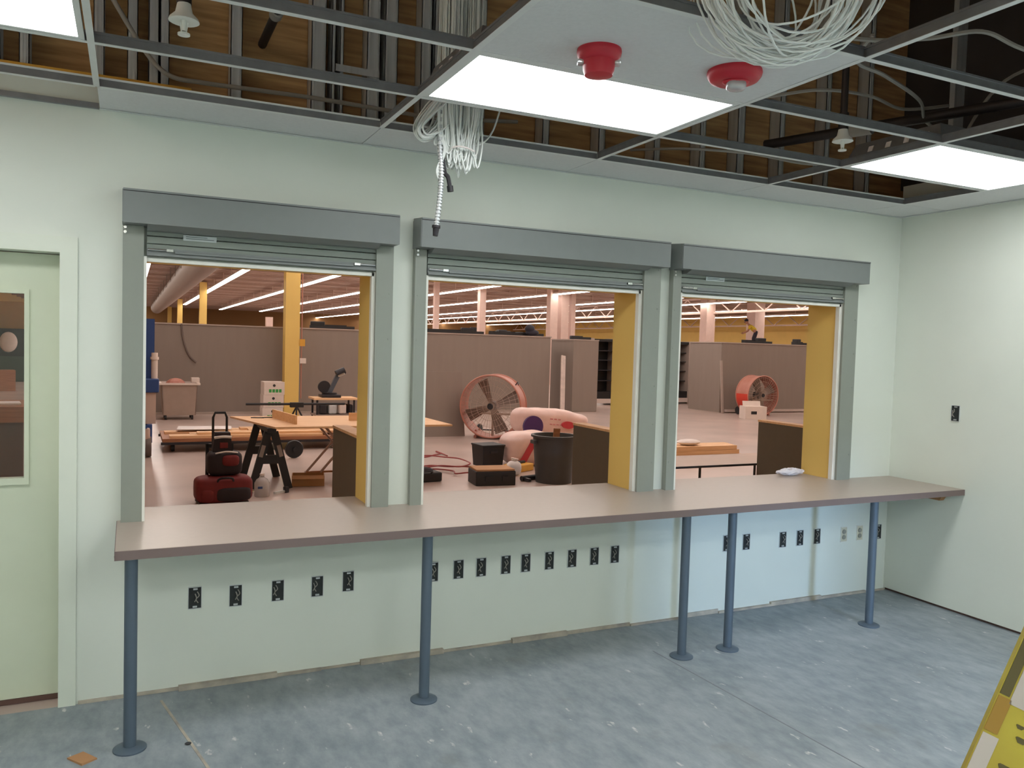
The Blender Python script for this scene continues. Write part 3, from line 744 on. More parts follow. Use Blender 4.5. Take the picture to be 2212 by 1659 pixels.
column(2.70, 41, .36, YEL, 'yellow column beyond the gray panels, right of two thinner-looking ones', 'far yellow columns')
column(2.70, 62.5, .36, YEL, 'yellow column far beyond the gray panels, middle of three', 'far yellow columns')
column(2.70, 80, .36, YEL, 'yellow column farthest away, leftmost of three', 'far yellow columns')
COLW = mat('column_white', (226, 198, 186), .55)
for (x, y, wd), lb in zip(((11.6,30,.22),(13.8,30,.3),(17.45,30,.40),(18.05,30,.40),(18.55,30,.24),(26.7,30,.55),(31.3,31.5,.7),(5.9,40,.34)),
    ('white column seen at the left edge of the middle opening','white column above the drum fan in the middle opening','thick white column, left of a close pair in the middle opening','thick white column, right of a close pair in the middle opening','slim white column beside the close pair in the middle opening','white column in the right opening left of the bending person','white column directly behind the bending person','short-looking white column left of the near yellow column')):
    column(x, y, wd, COLW, lb, 'white columns of the hall', h=2.95 if x == 5.9 else HZ-.1)

# gray panel runs ---------------------------------------------------------
t = thing('cooler_panel_run', 'long gray run of cooler backs behind the lumber and the fan', 'cooler case', (0,0,0))
b = MB(); b.box((-.25,15.5,.02),(9.72,16.4,2.03)); b.build('back_panel', PANEL, t)
b = MB(); b.box((-.25,15.46,0),(9.72,15.5,.05)); b.build('kick_rail', PANELD, t)
b = MB(); b.box((-.27,15.48,2.03),(9.74,15.6,2.06)); b.build('top_rail', PANELD, t)
b = MB(); b.tube([(.30,15.49,2.05),(.34,15.475,1.7),(.46,15.475,1.35),(.62,15.48,1.18)], .02, 6, smooth=8); b.build('hanging_hose', mat('hose_gray', (112,98,92), .6), t, True)
t = thing('cooler_case', 'gray cooler end block right of the long run, behind the leaning pole', 'cooler case', (0,0,0))
b = MB(); b.box((10.28,15.2,.02),(11.08,16.5,1.98)); b.build('body', PANEL, t)
b = MB(); b.box((10.27,15.19,1.98),(11.09,16.5,2.01)); b.build('top_rail', PANELD, t)
b = MB(); b.box((10.28,15.22,0),(11.08,16.5,.02)); b.build('plinth', PANELD, t)
t = thing('cooler_panel_run', 'gray run of cooler backs in the right opening behind the smaller fan', 'cooler case', (0,0,0))
b = MB(); b.box((14.82,14.5,.02),(21.5,15.95,2.04)); b.build('back_panel', PANEL, t)
b = MB(); b.box((14.80,14.48,2.04),(21.5,15.95,2.07)); b.build('top_rail', PANELD, t)
b = MB(); b.box((15.0,14.42,.03),(21.5,14.5,.10)); b.build('bumper_rail', mat('bumper_gray', (196,178,170), .5), t)
b = MB(); b.box((14.82,14.5,0),(21.5,15.9,.02)); b.build('plinth', PANELD, t)
t = thing('wood_strip', 'thin upright wood strip leaning on the corner of the right gray run', 'strip', (0,0,0))
b = MB(); b.beam((14.83,14.36,.0),(14.79,14.46,1.53), .07, .03); b.build('strip_body', PANELD, t)
# dark open merchandisers further back
def merch(x0, x1, y, label):
    t = thing('display_cooler', label, 'cooler case', (0,0,0), 0, 'dark open display coolers')
    b = MB(); b.box((x0,y+.55,.2),(x1,y+.75,2.08)); b.box((x0,y,2.0),(x1,y+.75,2.08)); b.box((x0,y,.2),(x1,y+.55,.42)); b.build('cabinet', DARKIN, t)
    for xx in (x0, x1-.12):
        b = MB(); b.box((xx,y-.03,0),(xx+.12,y+.75,2.10)); b.build('end_panel', PANELD, t)
    for z in (.75,1.08,1.4,1.7):
        b = MB(); b.box((x0+.12,y+.12,z),(x1-.12,y+.55,z+.025)); b.build('shelf', DARKM, t)
    b = MB(); b.box((x0+.12,y-.05,.06),(x1-.12,y,.2)); b.build('bumper', mat('bumper_white', (216,200,192), .5), t)
merch(14.2, 16.45, 18.0, 'dark open display cooler left of the right gray run')
merch(12.25, 13.35, 17.6, 'dark open display cooler seen in the gap beside the middle yellow jamb')
# dark gear along the top of the coolers
random.seed(9)
def gear(x0, x1, y, z, seed, label, lumps):
    r = random.Random(seed); t = thing('pipe_run', label, 'pipes', (0,0,0), 0, 'dark refrigeration pipes on the cooler tops')
    b = MB(); b.beam((x0,y,z+.035),(x1,y+.02,z+.035),.06,.07); b.beam((x0+.1,y+.2,z+.05),(x1-.15,y+.22,z+.05),.05,.1); b.build('pipes', BLACK, t)
    b = MB(); b.cyl((x0+.2,y+.1,z),(x0+.2,y+.1,z+.08),.05); b.build('clamp', DARKM, t)
    for k in range(lumps):
        xx = r.uniform(x0+.1,x1-.2); hh = r.uniform(.09,.18); b = MB(); b.obox((xx,y+.1,z+hh/2+.003),(r.uniform(.15,.4),.2,hh),RZ(r.uniform(-.3,.3)),.02); b.build('valve_box', BLACK, t)
gear(3.2,4.3,15.7,2.06,1,'dark pipes on top of the long gray run beside the first yellow jamb',1)
gear(6.0,7.8,15.7,2.06,2,'dark pipes on top of the long gray run above the big drum fan, left stretch',2)
gear(7.95,9.6,15.7,2.06,3,'dark pipes on top of the long gray run, right end',3)
gear(10.35,11.0,15.5,2.01,4,'dark pipes on top of the gray end block',1)
gear(14.3,15.9,18.2,2.10,5,'heap of dark pipes on top of the open display cooler',4)
gear(15.9,17.0,14.8,2.07,6,'dark pipes on top of the right gray run, left stretch',1)
gear(17.9,18.6,14.8,2.07,8,'dark pipes on top of the right gray run beside the right jamb',1)
b = MB(); b.ellip((9.1,15.56,2.25),(.14,.11,.12),14,8); b.ellip((9.18,15.56,2.15),(.2,.11,.09),14,8); tag(b.build('cable_heap', HAT, None, True), 'dark rounded bundle sitting on the long gray run, right end', 'bundle')
# leaning panel and pole
t = thing('leaning_panel', 'pale gray sheet leaning upright left of the big drum fan', 'panel', (0,0,0))
b = MB(); b.hexa([(3.7,10.20,0),(5.1,10.20,0),(5.1,10.23,0),(3.7,10.23,0),(3.7,10.40,1.23),(5.08,10.40,1.23),(5.08,10.43,1.23),(3.7,10.43,1.23)]); b.build('sheet', PANEL, t)
b = MB(); b.box((3.9,10.45,0),(4.0,10.9,.05)); b.beam((3.95,10.85,.03),(3.95,10.46,1.0),.05,.05); b.build('prop', WOOD, t)
t = thing('trim_pole', 'tall pale flat trim piece leaning against the gray end block', 'pole', (0,0,0))
b = MB(); b.beam((9.72,14.72,0),(9.95,15.17,1.55),.13,.035,(0,1,0)); b.build('flat_trim', mat('trim_pale', (206,188,178), .5, vary=.2, scale=9), t)

# ------------------------------------------------------------------ drum fans
def drum_fan(loc, rz, label, R=.585, D=.44, patch=False):
    t = thing('drum_fan', label, 'fan', loc, rz, 'drum fans')
    zc = R+.03
    b = MB()
    b.lathe([(R,0),(R-.012,0),(R-.012,D),(R,D)], (0,0,zc), 56, 'y'); 
    b.lathe([(R,0),(R,D)], (0,0,zc), 56, 'y'); b.build('drum', ORED, t, True)
    for yy in (0, D):
        b = MB(); b.tube([(R*1.005*math.cos(a*PI/28), yy, zc+R*1.005*math.sin(a*PI/28)) for a in range(56)], .016, 8, True); b.build('rim', ORED, t, True)
    b = MB()
    for k in range(40):
        a = 2*PI*k/40; b.cyl((.06*math.cos(a),.0,zc+.06*math.sin(a)),((R-.01)*math.cos(a),.02,zc+(R-.01)*math.sin(a)),.0035,n=5)
    for rr in (.15,.27,.39,.50): b.tube([(rr*math.cos(a*PI/20),.008,zc+rr*math.sin(a*PI/20)) for a in range(40)], .0035, 5, True)
    b.build('wire_guard', WIRE, t)
    b = MB(); b.cyl((0,.1,zc),(0,.34,zc),.09,n=20); b.cyl((0,-.01,zc),(0,.1,zc),.05,n=16); hb = b.build('motor', DARKM, t, True)
    for k in range(4):
        b = MB(); a = k*PI/2+.4; c, s = math.cos(a), math.sin(a)
        q = []
        for yy, tw in ((.12,0),(.14,0)):
            pass
        p0 = V((.07*c,.14,zc+.07*s)); p1 = V((.52*c,.14,zc+.52*s)); nrm = V((-s,0,c))
        e = V((0,.05,0))
        f = [p0-nrm*.05-e, p0+nrm*.05+e, p1+nrm*.12+e, p1-nrm*.12-e]; th = V((0,.006,0)); b.hexa(f+[x+th for x in f]); b.build('blade', BLADE, t)
    b = MB(); b.box((-R+.02,.15,zc-.16),(R-.02,.19,zc-.13)); b.box((-R+.02,.26,zc-.16),(R-.02,.30,zc-.13)); b.box((-.02,.19,.05),(.02,.23,zc)); b.build('motor_mount', WIRE, t)
    b = MB()
    for sx in (-1,1):
        b.beam((sx*.30,.06,.03),(sx*.30,D-.06,.03),.05,.05); b.cyl((sx*.30,.1,.0),(sx*.30,.1,.16),.02,n=8); b.cyl((sx*.30,D-.1,.03),(sx*.30,D-.1,.16),.02,n=8)
    b.build('stand', ORED, t)
    for sx in (-1,1):
        w = MB(); x = sx*.36; w.lathe([(.03,-.03),(.105,-.03),(.115,-.015),(.115,.015),(.105,.03),(.03,.03)], (x,D+.10,.117), 24, 'x', True); w.build('wheel', BLACK, t, True)
    b = MB(); b.cyl((-.36,D+.10,.117),(.36,D+.10,.117),.012,n=8); b.beam((.30,D-.06,.04),(.30,D+.10,.117),.03,.03); b.beam((-.30,D-.06,.04),(-.30,D+.10,.117),.03,.03); b.build('axle', DARKM, t)
    if patch:
        b = MB(); 
        for k in range(8):
            a0 = PI*.98+k*PI*.30/8; a1 = a0+PI*.30/8
            p = [(R*1.004*math.cos(a),y,zc+R*1.004*math.sin(a)) for a,y in ((a0,.02),(a1,.02),(a1,D-.02),(a0,D-.02))]; q = [(R*1.01*math.cos(a),y,zc+R*1.01*math.sin(a)) for a,y in ((a0,.02),(a1,.02),(a1,D-.02),(a0,D-.02))]
            b.hexa(p+q)
        b.build('red_side', ORRED, t)
    b = MB(); b.tube([(R*.72,D*.5,zc+R*.70),(R*.80,D*.5,zc+R*.80),(R*.85,D*.3,zc+R*.72)],.012,6,smooth=4); b.build('handle', DARKM, t, True)
    return t
drum_fan((5.36,9.62,0), -.70, 'big red drum fan with wire guard, by the gray panels in the middle opening')
drum_fan((15.50,13.45,0), 0, 'red drum fan with a box before it in the right opening', R=.55, D=.5, patch=True)
t = thing('cardboard_box', 'small pale box on the floor in front of the fan in the right opening', 'box', (14.52,12.75,0), -.3)
b = MB(); b.box((-.30,-.2,0),(.30,.2,.34)); b.build('carton', WHITEP, t); b = MB(); b.obox((0,.12,.40),(.50,.02,.14),RX(-.3)); b.build('flap', WHITEP, t)
b = MB(); b.box((-.14,-.204,.13),(.02,-.2,.21)); b.build('printed_mark', BLACK, t)

# ------------------------------------------------------------------ insulation rolls
def pack(loc, L, r, h, rz, ry, label, marks):
    t = thing('insulation_pack', label, 'insulation', loc, rz, 'wrapped insulation packs')
    b = MB(); b.ellip((0,0,0),(L/2,r,h),40,26,.55)
    for v in b.bm.verts:
        c = v.co; k = 1 + .035*math.sin(9*c.x+3*c.z) + .03*math.sin(17*c.x-8*c.z+5*c.y)
        v.co = V((c.x*(1+.02*math.sin(14*c.z+6*c.y)), c.y*k, max(c.z*k, -h)))
    bmesh.ops.transform(b.bm, matrix=RY(ry), verts=b.bm.verts)
    b.build('wrapped_body', PINK, t, True)
    if marks == 'a':
        b = MB(); b.M = RY(ry) @ Matrix.Translation((-L*.33,-r*.93,-h*.25)) @ RX(PI/2); b.lathe([(.001,.0),(.17,.0),(.17,.05),(.001,.05)],n=28); b.build('purple_print', PURP, t)
        b = MB(); b.M = RY(ry) @ Matrix.Translation((L*.14,-r*.97,h*.05)) @ Matrix.Diagonal((1.3,1,.7,1)) @ RX(PI/2); b.lathe([(.001,0),(.085,0),(.085,.05),(.001,.05)],n=24); b.build('red_print', PINKR, t)
        b = MB(); b.M = RY(ry)
        for k in range(5): b.box((-L*.10+k*.07,-r*.99,h*.32),(-L*.10+k*.07+.045,-r*.90,h*.40))
        b.build('faint_print', mat('print_rose', (206,120,126), .5), t)
        b = MB(); b.M = RY(ry)
        for k in range(7): b.box((-L*.10+k*.06,-r*1.005,-h*.02),(-L*.10+k*.06+.04,-r*.9,h*.03))
        b.build('faint_print', mat('print_rose', (206,120,126), .5), t)
        b = MB(); b.M = RY(ry) @ Matrix.Translation((L*.40,-r*.80,-h*.45)) @ RX(PI/2); b.lathe([(.001,.0),(.09,.0),(.09,.06),(.001,.06)],n=20); b.build('purple_print', PURP, t)
    if marks == 'b':
        b = MB(); b.M = RY(ry); b.obox((-L*.12,-r*.93,-.02),(.09,.06,h*1.5),RY(.5)); b.build('red_band', PINKR, t)
        b = MB(); b.M = RY(ry)
        for k in range(3): b.obox((-L*.02+k*.12,-r*.6,h*.78),(.08,.03,.02)); 
        b.build('purple_print', PURP, t)
    return t
pack((5.52,7.55,.505), 1.30, .30, .235, -.04, .09, 'upper pink wrapped insulation pack with purple disc, behind the trash can', 'a')
pack((5.6,7.62,.10), 1.0, .25, .10, -.04, 0, 'lower wrapped insulation pack, mostly hidden under the printed one', '')
pack((4.62,6.55,.245), .78, .32, .245, -.1, .0, 'smaller pink insulation pack with a red band, left of the trash can', 'b')
# trash can
t = thing('trash_can', 'round dark gray trash can at the right jamb of the middle opening', 'trash can', (4.26,5.02,0))
b = MB(); b.lathe([(.001,0),(.235,0),(.285,.585),(.31,.59),(.312,.615),(.275,.615),(.27,.59),(.225,.03),(.001,.03)], n=36); b.build('can_body', TRASH, t, True)
for s in (-1,1):
    b = MB(); b.obox((s*.305,0,.53),(.05,.12,.05),None,.012); b.build('handle', TRASH, t)
b = MB(); b.obox((.02,.02,.33),(.09,.02,.66),RY(.06)); tag(b.build('wood_offcut', WOODD, None, False, ), 'short wood offcut sticking out of the trash can', 'wood')
bpy.data.objects['wood_offcut'].location = (4.26,5.02,.035)
# black bins and boxes
t = thing('tool_bin', 'upright black bin on the floor in front of the pink insulation', 'bin', (3.99,6.55,0), .1)
b = MB(); b.hexa([(-.16,-.15,0),(.16,-.15,0),(.16,.15,0),(-.16,.15,0),(-.18,-.17,.30),(.18,-.17,.30),(.18,.17,.30),(-.18,.17,.30)]); b.build('bin_body', BLACK, t)
b = MB(); b.box((-.19,-.18,.295),(.19,.18,.32),.006); b.build('lid', BLACK, t); b = MB(); b.box((-.06,-.182,.20),(.06,-.17,.23)); b.build('grip', DARKM, t)
t = thing('tool_box', 'low black tool box with tan lid near the middle counter edge', 'tool box', (3.42,5.12,0), -.12)
b = MB(); b.box((-.26,-.19,0),(.26,.19,.18),.01); b.build('box_body', BLACK, t)
b = MB(); b.box((-.25,-.18,.18),(.25,.18,.205),.006); b.build('lid', CARD, t)
b = MB(); b.box((-.14,-.205,.06),(-.02,-.188,.12)); b.box((.08,-.205,.06),(.16,-.188,.12)); b.build('latch', DARKM, t)
t = thing('power_tool_case', 'black case on the floor by the left jamb of the middle opening', 'case', (2.62,5.55,0), .1)
b = MB(); b.box((-.23,-.16,0),(.23,.16,.12),.02); b.build('case_body', BLACK, t); b = MB(); b.tube([(-.07,-.15,.11),(-.07,-.19,.14),(.07,-.19,.14),(.07,-.15,.11)],.01,6,smooth=4); b.build('handle', DARKM, t); b = MB(); b.ellip((.02,.02,.13),(.16,.1,.04),14,8); b.build('tool_bag', BLACKBAG, t, True)
t = thing('saw_case', 'yellow tool case lying between the black bin and the trash can', 'tool', (4.22,5.98,0), .5)
b = MB(); b.box((-.20,-.12,0),(.20,.12,.10),.012); b.build('case_body', YTOOL, t); b = MB(); b.box((-.16,-.02,.10),(.14,.03,.135),.01); b.build('handle', BLACK, t)
t = thing('cordless_drill', 'black power drill lying before the yellow tool case', 'drill', (3.98,5.20,0), .3)
b = MB(); b.cyl((-.12,0,.035),(.12,0,.035),.034,n=12); b.cyl((.12,0,.035),(.17,0,.035),.018,.012,n=10); b.build('motor_body', BLACK, t, True); b = MB(); b.beam((-.08,0,.03),(-.10,-.14,.03),.04,.035); b.build('grip', DARKM, t)
t = thing('paper_sack', 'pale crumpled sack left of the trash can foot', 'sack', (3.97,5.62,0), 0)
b = MB(); b.ellip((0,0,.10),(.10,.08,.10),12,8,.7); b.build('sack_body', PAPER, t, True); b = MB(); b.cyl((0,0,.19),(0.01,0,.235),.03,.055,10); b.build('neck', PAPER, t, True)
b = MB()
for k in range(5): b.beam((3.33+.03*k,5.62+.05*k,.010+.019*k),(3.66+.02*k,5.50+.03*k,.010+.019*k),.035,.018)
tag(b.build('trim_offcuts', WOOD, ), 'small pile of thin wood offcuts behind the low black tool box', 'wood', kind='stuff')
# cords
random.seed(21)
for k in range(4):
    b = MB(); p = V((random.uniform(2.6,3.0), random.uniform(6.2,8.4), .01)); pts = [p.copy()]; a = random.uniform(-.5,.3)
    for q in range(9):
        a += random.uniform(-1.0,1.0); p = p+V((math.cos(a)*.22+.03, math.sin(a)*.3, 0)); p.x = min(max(p.x, 2.4), 3.75); p.y = min(max(p.y, 5.8), 8.6); pts.append(V((p.x, p.y, .011+.006*(q % 2)+.018*k)))
    b.tube(pts, .010, 6, smooth=6); tag(b.build('extension_cord', REDCORD, None, True), ('tangled red extension cord on the hall floor, the one nearest the tool case','tangled red extension cord on the hall floor, looping widest','tangled red extension cord on the hall floor, farthest from the viewer','tangled red extension cord on the hall floor, uppermost in the heap')[k], 'cord', 'red cords on the hall floor')

# ------------------------------------------------------------------ work table (plywood on sawhorse)
t = thing('plywood_sheet', 'plywood sheet lying across the black sawhorse as a table', 'plywood', (0,0,0))
b = MB(); b.hexa([(.76,5.28,.72),(2.93,5.28,.72),(2.90,6.6,.72),(.42,6.72,.72),(.76,5.28,.742),(2.93,5.28,.742),(2.90,6.6,.742),(.42,6.72,.742)]); b.build('sheet', WOOD, t)
b = MB(); b.hexa([(1.03,5.55,.7425),(1.055,5.55,.7425),(.93,6.45,.7425),(.905,6.45,.7425),(1.03,5.55,.85),(1.055,5.55,.85),(.93,6.45,.85),(.905,6.45,.85)]); tag(b.build('wood_board', WOOD), 'board standing on edge across the middle of the plywood', 'board', 'boards on the plywood')
b = MB(); b.box((1.78,5.95,.7425),(2.5,5.975,.84)); tag(b.build('wood_board', WOOD), 'board standing on edge at the right of the plywood', 'board', 'boards on the plywood')
for k in range(3):
    b = MB(); b.obox((.72+.14*k,6.42+.03*k,.7475),(.16,.03,.01),RZ(.3*k-.2)); tag(b.build('hand_tool', DARKM), ('dark flat tool at the far left of the plywood, %s of three' % ('left','middle','right')[k]), 'tool', 'small tools on the plywood')
def sawhorse(x, y0, y1, label):
    t = thing('sawhorse', label, 'sawhorse', (x,y0,0))
    L = y1-y0
    b = MB(); b.box((-.05,-.02,.655),(.05,L+.02,.72),.006); b.build('beam', BLACK, t)
    for yy in (.04, L-.04):
        for s in (-1,1):
            b = MB(); b.beam((s*.035,yy,.67),(s*.21,yy,.0),.085,.05,(0,1,0)); b.build('leg', BLACK, t)
        b = MB(); b.box((-.125,yy-.02,.30),(.125,yy+.02,.40)); b.build('brace', BLACK, t)
    for s in (-1,1):
        b = MB(); b.obox((s*.10,.0135,.45),(.045,.004,.14),RY(-s*.26)); b.build('label', mat('label_gray', (150,136,130), .5), t)
    return t
sawhorse(.74, 5.40, 6.35, 'black plastic sawhorse holding up the plywood')
t = thing('folding_stand', 'folding tube-leg stand under the right part of the plywood', 'stand', (0,0,0))
b = MB()
for yy in (5.95, 6.5):
    b.cyl((1.35,yy,.0),(1.95,yy,.70),.016,n=8); b.cyl((2.05,yy,.0),(1.45,yy,.70),.016,n=8)
b.cyl((1.35,5.95,.016),(1.35,6.5,.016),.014,n=8); b.cyl((2.05,5.95,.016),(2.05,6.5,.016),.014,n=8); b.cyl((1.7,5.95,.357),(1.7,6.5,.357),.014,n=8)
b.build('tube_legs', mat('tube_gray', (176,150,138), .4, .5), t, True)
b = MB(); b.cyl((1.25,5.95,.10),(2.15,5.95,.10),.013,n=8); b.build('lower_bar', WOODD, t, True)
# flat cart with lumber
t = thing('lumber_cart', 'flat wheeled cart loaded with boards behind the plywood', 'cart', (0,0,0))
b = MB(); b.box((-.30,8.9,.155),(3.2,10.1,.21)); b.build('deck', WOODD, t)
b = MB(); b.box((-.32,8.88,.12),(3.22,8.94,.158)); b.box((-.32,10.06,.12),(3.22,10.12,.158)); b.build('frame', DARKM, t)
for x, y in ((-.15,9.05),(-.15,9.95),(3.0,9.05),(3.0,9.95)):
    b = MB(); b.lathe([(.012,-.025),(.06,-.025),(.065,0),(.06,.025),(.012,.025)],(x,y,.065),18,'x',True); b.build('wheel', BLACK, t, True)
b = MB(); b.lathe([(.02,-.03),(.125,-.03),(.135,0),(.125,.03),(.02,.03)],(1.46,7.93,.135),24,'y',True); b.cyl((1.46,7.86,.135),(1.46,7.93,.135),.03); t2 = b.build('loose_wheel', BLACK, None, True); tag(t2, 'black rubber wheel standing under the plywood table right of the sawhorse', 'wheel')
random.seed(31)
bd = [(-.2,8.95,2.3,.26),(.1,9.25,2.6,.20),(-.25,9.55,2.2,.24),(.5,9.82,2.5,.20),(.2,9.05,2.7,.22),(1.0,9.35,2.1,.26),(.9,9.65,2.2,.2)]
lab = ['front board','second board','third board','rear board','upper front board','upper middle board','upper rear board']
for k, (x, y, L, wd) in enumerate(bd):
    z = .211 if k < 4 else .247
    b = MB(); b.obox((x+L/2, y+wd/2, z+.017), (L, wd, .034), RZ(random.uniform(-.012,.012))); tag(b.build('lumber_board', WOOD), lab[k]+' lying on the flat wheeled cart', 'board', 'boards on the flat cart')
b = MB(); b.obox((.36,9.75,.249),(.82,.5,.006),RZ(-.1)); o = tag(b.build('paper_sheet', PAPER), 'large white sheet lying on the left end of the lumber cart', 'paper')
o.location.z = .035
# rolling bin
t = thing('rolling_bin', 'gray rolling bin heaped with scrap, before the gray panels', 'bin', (.19,14.45,0))
b = MB(); b.box((-.30,-.3,.10),(.34,.3,.13)); b.hexa([(-.30,-.3,.10),(.34,-.3,.10),(.34,-.28,.10),(-.30,-.28,.10),(-.34,-.34,.74),(.37,-.34,.74),(.37,-.32,.74),(-.34,-.32,.74)]); b.hexa([(-.30,.28,.10),(.34,.28,.10),(.34,.3,.10),(-.30,.3,.10),(-.34,.32,.74),(.37,.32,.74),(.37,.34,.74),(-.34,.34,.74)])
b.hexa([(-.30,-.3,.10),(-.28,-.3,.10),(-.28,.3,.10),(-.30,.3,.10),(-.34,-.34,.74),(-.32,-.34,.74),(-.32,.34,.74),(-.34,.34,.74)]); b.hexa([(.32,-.3,.10),(.34,-.3,.10),(.34,.3,.10),(.32,.3,.10),(.35,-.34,.74),(.37,-.34,.74),(.37,.34,.74),(.35,.34,.74)]); b.build('bin_body', mat('bin_gray', (168,148,136), .6), t)
b = MB()
for a, c in (((-.40,-.38,.74),(.42,-.33,.78)),((-.40,.33,.74),(.42,.38,.78)),((-.40,-.33,.74),(-.33,.33,.78)),((.36,-.33,.74),(.42,.33,.78))): b.box(a, c)
b.build('rim', WHITEP, t)
for x in (-.25,.27):
    for y in (-.25,.25):
        b = MB(); b.lathe([(.01,-.02),(.05,-.02),(.05,.02),(.01,.02)],(x,y,.05),14,'x',True); b.build('wheel', BLACK, t, True)
b = MB(); b.ellip((0,0,.50),(.25,.24,.37),14,10,.8); tag(b.build('scrap_heap', ORED), 'reddish scrap heaped on the gray rolling bin', 'scrap', kind='stuff'); bpy.data.objects['scrap_heap'].location = (.14,14.45,0)
b = MB(); b.obox((.34,0,.83),(.16,.3,.10)); o = tag(b.build('foam_block', WHITEP), 'white block on the corner of the rolling bin', 'block'); o.location = (.19,14.45,0)
# carton stack
for k, lb in enumerate(('bottom','middle','top')):
    t = thing('white_carton', 'white carton with green print, %s of the stack left of the yellow column' % lb, 'carton', (2.06+.01*k,13.95,.28*k), .02*k, 'white cartons by the column')
    b = MB(); b.box((-.22,-.2,0),(.21,.2,.276)); b.build('carton', WHITEP, t)
    b = MB()
    for q in range(4): b.box((-.12+.07*q,-.204,.05),(-.065+.07*q,-.2,.12))
    b.build('green_print', GREEN, t)
    b = MB(); b.lathe([(.001,-.204),(.03,-.204),(.03,-.2)],(-.01,0,.20),12,'y'); b.build('hand_hole', BLACK, t)
# miter saw on stand
t = thing('saw_stand', 'low wheeled work stand with wood top, right of the yellow column', 'stand', (3.20,13.0,0))
b = MB(); b.box((-.48,-.3,.52),(.45,.3,.56)); b.build('wood_top', WOOD, t)
for x in (-.4,.38):
    for y in (-.24,.24):
        b = MB(); b.cyl((x,y,0),(x,y,.52),.022,n=8); b.build('leg', DARKM, t, True)
b = MB(); b.box((-.44,-.28,.18),(.42,.28,.21)); b.build('shelf', mat('tube_gray2', (160,140,130), .5), t)
for k, (x, wd, m) in enumerate(((-.27,.18,DARKM),(-.08,.20,GALV),(.12,.18,WHITEP),(.29,.09,DARKM))):
    b = MB(); b.obox((x,-.08,.21+.11),(wd*.9,.3,.20),RZ(.1*k),.03); o = b.build('tool_crate', m); o.location = (3.20,13.0,0); tag(o, ('dark','gray','white','narrow dark')[k]+' tool crate on the shelf of the low work stand', 'crate', 'crates on the work stand')
t = thing('miter_saw', 'dark miter saw with raised arm standing on the low work stand', 'saw', (3.15,13.0,.56), 0)
b = MB(); b.box((-.24,-.2,0),(.16,.2,.06),.01); b.cyl((-.05,0,.06),(-.05,0,.10),.16,n=20); b.build('base', DARKM, t, True)
b = MB(); b.beam((-.05,0,.10),(.13,0,.48),.09,.08,(0,1,0)); b.build('arm', mat('saw_steel', (92,100,112), .4, .5), t)
b = MB(); b.cyl((-.16,-.02,.22),(-.16,.04,.22),.13,n=24); b.build('blade_guard', DARKM, t, True)
b = MB(); b.cyl((.08,-.04,.50),(.26,-.04,.58),.075,n=14); b.build('motor', DARKM, t, True)
b = MB(); b.obox((.17,-.08,.50),(.16,.05,.08),RY(-.4),.01); b.build('silver_housing', CHROME, t)
# black support bar
t = thing('support_bar', 'long black bar on a tripod stand behind the plywood', 'bar', (0,0,0))
b = MB(); b.cyl((1.1,9.0+1.6,.60),(2.85,10.6,.60),.022,n=10); b.build('bar', BLACK, t, True)
b = MB(); b.obox((1.98,10.6,.585),(.24,.08,.09),None,.01); b.build('clamp', BLACK, t)
b = MB()
for a in range(3): b.cyl((1.98,10.6,.56),(1.98+.32*math.cos(a*2.1+.3),10.6+.28*math.sin(a*2.1+.3),.0),.016,n=8)
b.build('tripod_legs', DARKM, t, True)
# blue lift
t = thing('personnel_lift', 'blue mast lift just inside the left edge of the left opening', 'lift', (-.72,8.85,0))
b = MB(); b.box((-.35,-.4,.14),(.24,.4,.42),.02); b.build('chassis', mat('lift_gray', (206,180,166), .5), t)
b = MB(); b.box((-.30,-.42,.42),(.20,.38,.46)); b.build('deck', BLUE, t)
for x in (-.33,.22):
    for y in (-.32,.32):
        b = MB(); b.lathe([(.03,-.04),(.14,-.04),(.15,0),(.14,.04),(.03,.04)],(x,y,.15),22,'x',True); b.build('wheel', mat('wheel_gray', (110,98,94), .7), t, True)
b = MB(); b.box((.06,.1,.46),(.30,.36,2.0)); b.build('mast', BLUE, t)
b = MB(); b.cyl((.30,.0,.93),(.30,.0,1.50),.045,n=14); b.cyl((.30,.0,1.4),(.30,.0,1.44),.06,n=14); b.build('cylinder', WHITEP, t, True)
b = MB(); b.box((.14,-.18,.92),(.36,.10,1.12),.015); b.build('control_box', BLUE, t)
b = MB(); b.box((.18,-.14,.46),(.32,.06,.92)); b.build('battery_cover', mat('lift_gray', (206,180,166), .5), t)
b = MB(); b.box((.10,-.30,.20),(.27,-.1,.46)); b.build('outrigger', BLUE, t)

# ------------------------------------------------------------------ hand truck with bags
t = thing('rolling_tool_cart', 'black folding hand truck with tall pull handle, at the left counter edge', 'hand truck', (.12,4.86,0), .1)
b = MB(); b.tube([(-.07,0,.25),(-.07,.0,.9),(-.05,.0,.95),(.05,.0,.95),(.07,.0,.9),(.07,.0,.25)],.013,8); b.build('pull_handle', BLACK, t, True)
b = MB(); b.box((-.14,-.01,.05),(-.11,.02,.62)); b.box((.11,-.01,.05),(.14,.02,.62)); b.box((-.14,-.01,.58),(.14,.02,.62)); b.build('frame', BLACK, t)
b = MB(); b.box((-.24,-.30,.02),(.24,.02,.04)); b.build('toe_plate', DARKM, t)
for s in (-1,1):
    b = MB(); b.lathe([(.015,-.02),(.075,-.02),(.08,0),(.075,.02),(.015,.02)],(s*.20,.07,.08),20,'x',True); b.build('wheel', BLACK, t, True)
t = thing('tool_bag', 'large red and black tool bag, bottom of the hand truck load', 'tool bag', (.14,4.66,.041), .06)
b = MB(); b.ellip((0,0,.135),(.285,.16,.135),26,14,.38); b.build('bag_body', REDBAG, t, True)
b = MB(); b.ellip((.08,-.11,.09),(.18,.07,.075),18,10,.5); b.build('front_pocket', BLACKBAG, t, True)
